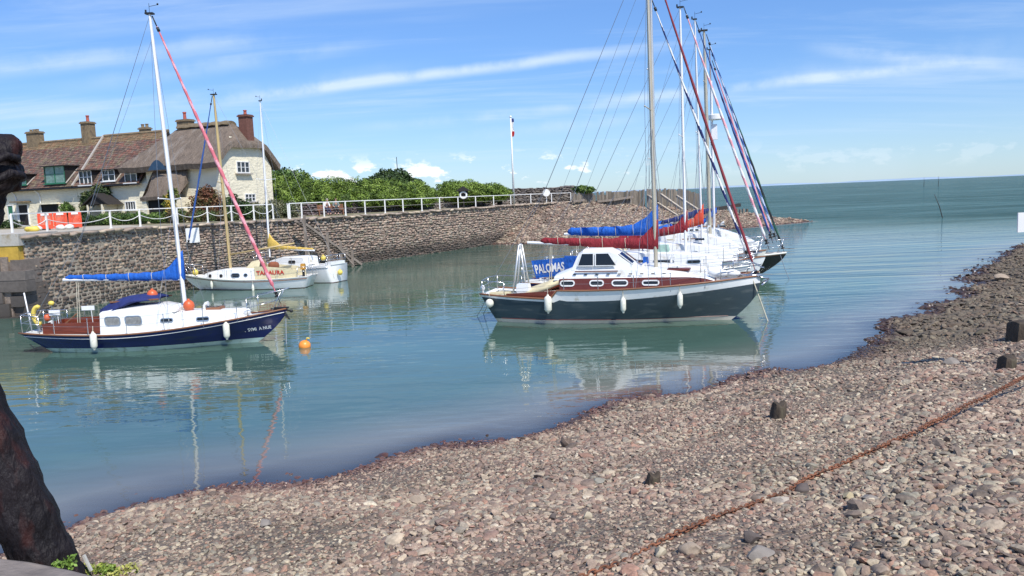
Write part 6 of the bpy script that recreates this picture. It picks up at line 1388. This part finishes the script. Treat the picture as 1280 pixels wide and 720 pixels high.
t4, b4_ = palisade('low broken stumps of the breakwater out toward the spit', [(884, 97.5, 258), (905, 98.5, 259), (936, 99.5, 262)], 12)
def brace(t, b, p0, p1, Y0, Y1, w=.22, mat=None):
    a = Vector((ray(*p0).x/ray(*p0).y*Y0, Y0, 0)); a.z = zfor(a.x, a.y, p0[1]); c = Vector((ray(*p1).x/ray(*p1).y*Y1, Y1, 0)); c.z = zfor(c.x, c.y, p1[1]); m = MB(); m.beam(a-b, c-b, w, w); m.build('brace', mat or OLDW, t)
brace(t2, b2_, (766, 250), (791, 246), 89.3, 91); brace(t2, b2_, (746, 252), (765, 250), 88, 89.3); brace(t1, b1_, (716, 252), (730, 250), 86, 87)
for p0, p1 in (((826, 243), (853, 262)), ((846, 245), (872, 262)), ((809, 244), (818, 250)), ((822, 254), (847, 270))): brace(t3, b3_, p0, p1, 93.5, 89.5, .24, pm('pale_timber', (.42, .36, .28), rough=.9, var=.2))
brace(t4, b4_, (892, 262), (925, 256), 96.5, 97.5, .4, WETW)
p = Vector((ray(728, 240).x/ray(728, 240).y*87.5, 87.5, 0)); bush('shrub', 'green shrub growing on top of the first breakwater timbers', 'shrub', [(p.x, p.y, 4.9, 1.0, .6, .45), (p.x+.7, p.y, 4.85, .7, .5, .35)], 2600, .16, G1, core=.5, stems=1, zb=3.6)
# navigation withies out at sea
for px, pb, pt_, Y_, lb in ((1178, 272, 243, None, 'thin dark pole leaning in the water off the harbour mouth'), (1155, 228, 222, 500, 'tiny far marker post on the sea, left of a pair'), (1173, 228, 220.5, 480, 'tiny far marker post on the sea, right of a pair')):
    if Y_ is None: q = gnd(px, pb); topx = atY(1168, pt_, q.y)
    else:
        q = Vector((ray(px, 224).x/ray(px, 224).y*Y_, Y_, 0)); topx = Vector((q.x, q.y, zfor(q.x, q.y, pt_)))
    r_ = .06 if Y_ is None else .16; m = MB(off=q); m.tube([(q.x, q.y, -2), q, q.lerp(topx, .5)+Vector((.1, 0, 0)), topx], [r_, r_, r_*.8, r_*.5], n=6); tag(m.build('marker_post', WETW, smooth=True), lb, 'marker post')
# ------------------------------------------------------------------ foreground: stumps, stones, chain, board
WSTUMP = pm('rotting_stump', (.062, .046, .032), rough=.95, var=.4, vs=9, bump=.9, bs=28, stretch=(1, 1, .35), dirt=(.10, .088, .055), ds=5, dth=.58, disp=.03)
def stump(label, px, py, w, h, square=False, px_top=None):
    p = hit(px, py); m = MB(off=p); n = 14; R = w/2; secs = []
    for k, f in enumerate((-.35, 0, .25, .5, .75, .93, 1.0)):
        ring = []
        for i in range(n):
            a = 2*PI*i/n; r_ = R*(1+.07*math.sin(3*a+1)+.04*math.sin(7*a+k))*(1 if f < .9 else .93 if f < 1 else .72)*(1.06-.08*f)
            if square: r_ *= min(1/max(abs(math.cos(a)), 1e-3), 1/max(abs(math.sin(a)), 1e-3))*.88
            ring.append((p.x+r_*math.cos(a)+.03*f, p.y+r_*math.sin(a), p.z+h*f+(.035*math.sin(a*2+1)*(f > .8))))
        secs.append(ring)
    m.loft(secs); return tag(m.build('timber_stump', WSTUMP, smooth=35), label, 'stump', 'old timber stumps in the beach')
stump('dark upright wooden stump standing clear on the beach, upper middle', 972, 523, .24, .26)
stump('short flat-topped wooden stump half buried among the pebbles, lower middle', 815, 605, .17, .13)
stump('square weathered timber block at the right edge, largest of the stumps', 1274, 424, .50, .44, True)
stump('small square stump just below the large block at the right edge', 1258, 462, .30, .26, True)
STM = pm('beach_stone_rock', (.80, .76, .70), rough=.8, var=.22, vs=7, bump=.5, bs=22, col=True, disp=.015)
def rock(label, px, py, w, h, col, sh=1.0):
    p = hit(px, py); bm = bmesh.new(); bmesh.ops.create_icosphere(bm, subdivisions=3, radius=1); ph = [random.uniform(0, 6) for _ in range(6)]
    for v in bm.verts:
        c = v.co.copy(); k = 1+.12*math.sin(2*c.x+ph[0])+.10*math.sin(3*c.y+ph[1]+c.z*2)+random.uniform(-.015, .015)
        for q in range(6):
            dn = Vector((math.cos(ph[q]*2), math.sin(ph[q]*2), .9*math.sin(ph[(q+1) % 6]))).normalized(); dt = c.dot(dn)
            if dt > .55: c -= dn*(dt-.55)*.93
        v.co = Vector((c.x*w/2*k, c.y*w/2*.75*k, c.z*h/2*k+h*.22))
    me = bpy.data.meshes.new('beach_stone'); bm.to_mesh(me); bm.free(); me.polygons.foreach_set('use_smooth', [True]*len(me.polygons)); me.set_sharp_from_angle(angle=rad(28)); me.materials.append(STM)
    at = me.attributes.new('col', 'FLOAT_COLOR', 'POINT'); at.data.foreach_set('color', np.tile(np.array((*col, 1), dtype=np.float32), len(me.vertices)))
    o = bpy.data.objects.new('beach_stone', me); COL.objects.link(o); o.location = p; o.rotation_euler = (random.uniform(-.2, .2), random.uniform(-.2, .2), random.uniform(-.5, .5)); tag(o, label, 'stone', 'larger stones on the beach')
tan, pinkc, grey, pale, dark = (.40, .33, .26), (.36, .22, .185), (.27, .25, .235), (.52, .47, .36), (.12, .10, .095)
for a in (('largest tan stone lying alone in the left middle of the beach', 522, 630, .25, .17, tan), ('pinkish stone just left of the lone tan stone', 495, 634, .13, .08, pinkc), ('round pale cream stone left of the chain, lower middle', 735, 648, .13, .12, pale),
          ('dark-sided stone left of the pale cream stone', 691, 649, .11, .11, dark), ('flat brown stone near the lower left beach', 333, 657, .2, .10, grey), ('pale grey stone at the bottom edge of the photo, left', 312, 716, .15, .08, (.5, .47, .43)),
          ('reddish rounded stone above the chain, near the half-buried stump', 792, 617, .15, .12, pinkc), ('large tan stone close below the chain', 868, 690, .24, .12, tan), ('dark brown wedge stone below the chain', 942, 676, .22, .15, dark),
          ('pale flat stone touching the underside of the chain', 975, 628, .22, .09, (.45, .41, .36)), ('dark stone tucked under the chain, mid run', 1000, 613, .22, .12, dark), ('pale rounded stone right by the chain, low down', 826, 694, .15, .12, pale),
          ('wide flat grey stone, lower right of the tan one', 950, 695, .28, .11, grey), ('broad greyish stone in the middle right of the beach', 1085, 625, .22, .09, grey), ('greenish-grey stone beyond the upright stump, left', 747, 605, .24, .10, (.30, .29, .25)),
          ('yellowish stone below the chain in the lower right', 1060, 624, .15, .10, (.46, .40, .26)), ('grey boulder among the weed near the right edge', 1190, 455, .40, .22, grey), ('dark weedy boulder left of the square timber block', 1225, 418, .45, .22, (.09, .075, .05)),
          ('brown boulder at the water\'s edge to the right', 1130, 418, .45, .24, (.10, .08, .06)), ('tan boulder on the bank above the weed, far right', 1250, 350, .7, .4, tan), ('small bright white stone at the waterline on the far right', 1218, 342, .28, .2, (.8, .8, .78))): rock(*a)
# rusty chain
RUST = pm('rusty_iron', (.19, .075, .038), rough=.9, var=.55, vs=7, bump=.6, bs=90, disp=.004, dirt=(.09, .05, .035), ds=9, dth=.52)
cp = [(722, 722, 0), (778, 698, 0), (844, 668, 0), (882, 651.6, 0), (942, 628, 0), (1008, 599, 0), (1069, 573, .01), (1116, 549, .03), (1177, 522.7, .08), (1233, 494.5, .16), (1280, 469.5, .24), (1330, 445, .34)]
W_ = [hit(x, y, .035+l)+Vector((0, 0, 0)) for x, y, l in cp]
W_ = [W_[0]+(W_[0]-W_[1])*1.2+Vector((0, 0, .1))]+W_; path = []
for a, b in zip(W_[:-1], W_[1:]):
    k = max(2, int((b-a).length/.01)); path += [a.lerp(b, i/k) for i in range(k)]
m = MB(off=path[0]); acc = 0; li = .052; idx = 0; last = path[0]; flip = 0; links = 0
for p in path:
    if (p-last).length >= li:
        c = (p+last)/2; d = (p-last).normalized(); up = Vector((0, 0, 1)); s1 = d.cross(up).normalized(); u = s1.cross(d)
        ro = rad(35 if flip else -52)+random.uniform(-.3, .3); sdv2 = s1*math.cos(ro)+u*math.sin(ro); c = c+s1*(.022*math.sin(links*.13)+.01*math.sin(links*.41))+Vector((0, 0, -.012+.014*math.sin(links*.23)*math.sin(links*.07)))
        hl, hw_ = .043, .026; ring = []
        for k in range(14):
            a = 2*PI*k/14; x, y = math.cos(a), math.sin(a); ring.append(c+d*(hl*x*(1.0))+sdv2*(hw_*(abs(y)**.75)*(1 if y > 0 else -1)))
        m.tube(ring, .0098, n=6, closed=True); flip ^= 1; links += 1; last = p
ch_ = m.build('chain', RUST, smooth=True, fix=False); tag(ch_, 'long rusty orange mooring chain lying diagonally across the pebbles', 'chain'); print('links', links)
# second thin red rope/weedy line far right is only weed; white board just entering the frame at right
p = hit(1300, 452); bx_ = atY(1296, 277, p.y); t = thing('white_board', 'plain white board on a post, cut by the right edge of the photo', 'sign', (bx_.x+.12, p.y, p.z)); zc_ = bx_.z-p.z
m = MB(); m.box((0, 0, zc_/2), (.09, .09, zc_+.2)); m.build('post', OLDW, t); ww = (1296-1270)/1000*p.y*1.02; m = MB(); m.box((-.12, -.06, zc_), (2*ww, .03, .024*p.y*1.02)); o = m.build('panel', GEL, t)
# ------------------------------------------------------------------ big dark timber at the left edge and the ledge it stands behind
TAR = pm('tarred_timber', (.011, .008, .009), rough=.62, spec=.25, var=.5, vs=6, bump=1.0, bs=26, disp=.03, stretch=(1, 1, .4), dirt=(.032, .010, .008), ds=9, dth=.54)
YT = 3.9
def TP(px, py, Y_=YT): return atY(px, py, Y_)
base = TP(72, 712); t = thing('tarred_timber', 'huge black tarred timber leaning in at the left edge, reddish patches low down', 'timber post', (base.x, base.y, base.z-.3)); o = t.location
cpts = [(78, 745, 37), (51, 690, 37), (19, 620, 38), (-13, 555, 38), (-50, 485, 39), (-92, 400, 40), (-104, 330, 42), (-92, 270, 38)]
P_ = [TP(x, y) for x, y, r_ in cpts]; R_ = [r_*YT/1000 for x, y, r_ in cpts]; PP = []; RR = []
for i in range(len(P_)-1):
    for k in range(8): f = k/8; PP.append(P_[i].lerp(P_[i+1], f)-o); RR.append((R_[i]+(R_[i+1]-R_[i])*f)*(1+.035*math.sin((i*8+k)*1.1)+.02*math.sin((i*8+k)*2.7)))
m = MB(); m.tube(PP, RR, n=28)
for i, v in enumerate(m.v):
    k, j = i % 28, i//28; s_ = 1+.05*math.sin(k*.9+j*.15)+.03*math.sin(k*2.3+j*.4)+random.uniform(-.015, .015)
    if j < len(PP): c = PP[j]; m.v[i] = tuple(c+(Vector(v)-c)*s_)
m.build('trunk', TAR, t, smooth=True)
# bulky head made of lashed folds
m = MB(); n0 = len(m.v)
for c, r_, sc in (((-50, 258), .17, (1.1, 1, 1.0)), ((-14, 216), .15, (1, 1, .8)), ((-4, 190), .115, (1, 1, .8)), ((-80, 285), .15, (1, 1, 1.1)), ((-36, 200), .14, (1.1, 1, 1))):
    q = TP(*c)-o; m.ball(q, (r_*sc[0], r_*sc[1], r_*sc[2]), nu=24, nv=16, jit=.025)
hd = m.build('head', TAR, t, smooth=True); rm_ = hd.modifiers.new('r', 'REMESH'); rm_.mode = 'VOXEL'; rm_.voxel_size = .016; rm_.use_smooth_shade = True
tx_ = bpy.data.textures.new('folds', 'CLOUDS'); tx_.noise_scale = .09; tx_.noise_depth = 3
dm = hd.modifiers.new('d', 'DISPLACE'); dm.texture = tx_; dm.strength = .075; dm.mid_level = .5; dm.texture_coords = 'LOCAL'
for pa, pb, r_ in (((-50, 262), (14, 216), .020), ((-50, 238), (8, 194), .018)):
    a, b = TP(*pa, YT-.175)-o, TP(*pb, YT-.11)-o; mm_ = a.lerp(b, .5)+Vector((0, -.03, .012)); m = MB(); m.tube([a, a.lerp(mm_, .5)+Vector((0, -.006, 0)), mm_, mm_.lerp(b, .5)+Vector((0, .0, 0)), b, b+Vector((.012, .06, -.012)), b+Vector((-.03, .13, -.02))], r_, n=10); m.build('lashing', TAR, t, smooth=True)
# sunk foot so that it stands on the ground
m = MB(); q = PP[0]; m.tube([q, (q.x+.1, q.y, q.z-.6), (q.x+.2, q.y, float(height(base.x, base.y))-o.z-.2)], [RR[0], RR[0]*1.02, RR[0]], n=20); m.build('foot', TAR, t, smooth=True)
# ledge in the bottom left corner
LED = pm('ledge_stone', (.17, .145, .13), rough=.9, var=.3, vs=6, bump=.7, bs=22, dirt=(.24, .20, .17), ds=5)
c0, c1 = TP(-60, 688, 3.55), TP(150, 716, 3.55); za = (c0.z+c1.z)/2
top = [TP(-160, 680, 3.62), TP(-40, 688, 3.66), TP(40, 697, 3.66), TP(90, 707, 3.60), TP(150, 722, 3.45)]; m = MB(off=(top[1].x, top[1].y, 0)); secs = []
zt_ = min(p.z for p in top[:4])
for i, p in enumerate(top):
    z_ = p.z; secs.append([(p.x, p.y, z_-.02), (p.x, p.y+.02, -.0+z_-.9), (p.x, p.y-1.3, z_-.9), (p.x, p.y-1.3, z_+.03), (p.x, p.y-.05, z_)])
m.loft(secs); led = m.build('stone_ledge', LED); sb2_ = led.modifiers.new('b', 'BEVEL'); sb2_.width = .03; sb2_.segments = 3; tag(led, 'grey-brown stone ledge across the bottom left corner', 'ledge')
def tuft(label, px, py, Y_, n, hgt, wid, pal, zdn=.05):
    c = TP(px, py, Y_); t = thing('weed_plant', label, 'plant', (c.x, c.y, c.z-zdn), 0, 'small weeds by the ledge')
    bl_ = [(c.x+random.uniform(-1, 1)*wid, c.y+random.uniform(-.5, .5)*wid, c.z-zdn*.4+random.uniform(0, .5)*hgt, wid*.42, wid*.35, hgt*.55) for _ in range(7)]
    V, Fq, C = leaves(bl_, n*5, .017, pal, .9, .2); np_mesh('leaves', V, Fq, LEAF, col=C, parent=t, off=t.location)
    for k in range(9):
        a = random.uniform(0, 6.28); m = MB(); m.tube([(0, 0, -.03), (.4*wid*math.cos(a), .3*wid*math.sin(a), hgt*.4), (.9*wid*math.cos(a), .5*wid*math.sin(a), hgt*random.uniform(.6, 1.2))], [.003, .0025, .001], n=4); m.build('stem', BARK, t)
tuft('yellow-green weed sprouting right of the black timber\'s foot', 132, 712, 3.95, 150, .045, .13, [(.25, .30, .05), (.17, .24, .04), (.33, .33, .08)])
tuft('small green weed in front of the black timber\'s foot', 82, 700, 3.68, 60, .035, .06, [(.15, .24, .04), (.11, .18, .03)])
p = TP(108, 702, 3.9); m = MB(off=p); m.beam(p+Vector((-.010, 0, .035)), p+Vector((.02, 0, -.05)), .016, .01); tag(m.build('white_sliver', pm('bleached_wood', (.50, .48, .42), rough=.9, var=.2, vs=20)), 'small white sliver of wood against the foot of the black timber', 'splinter')
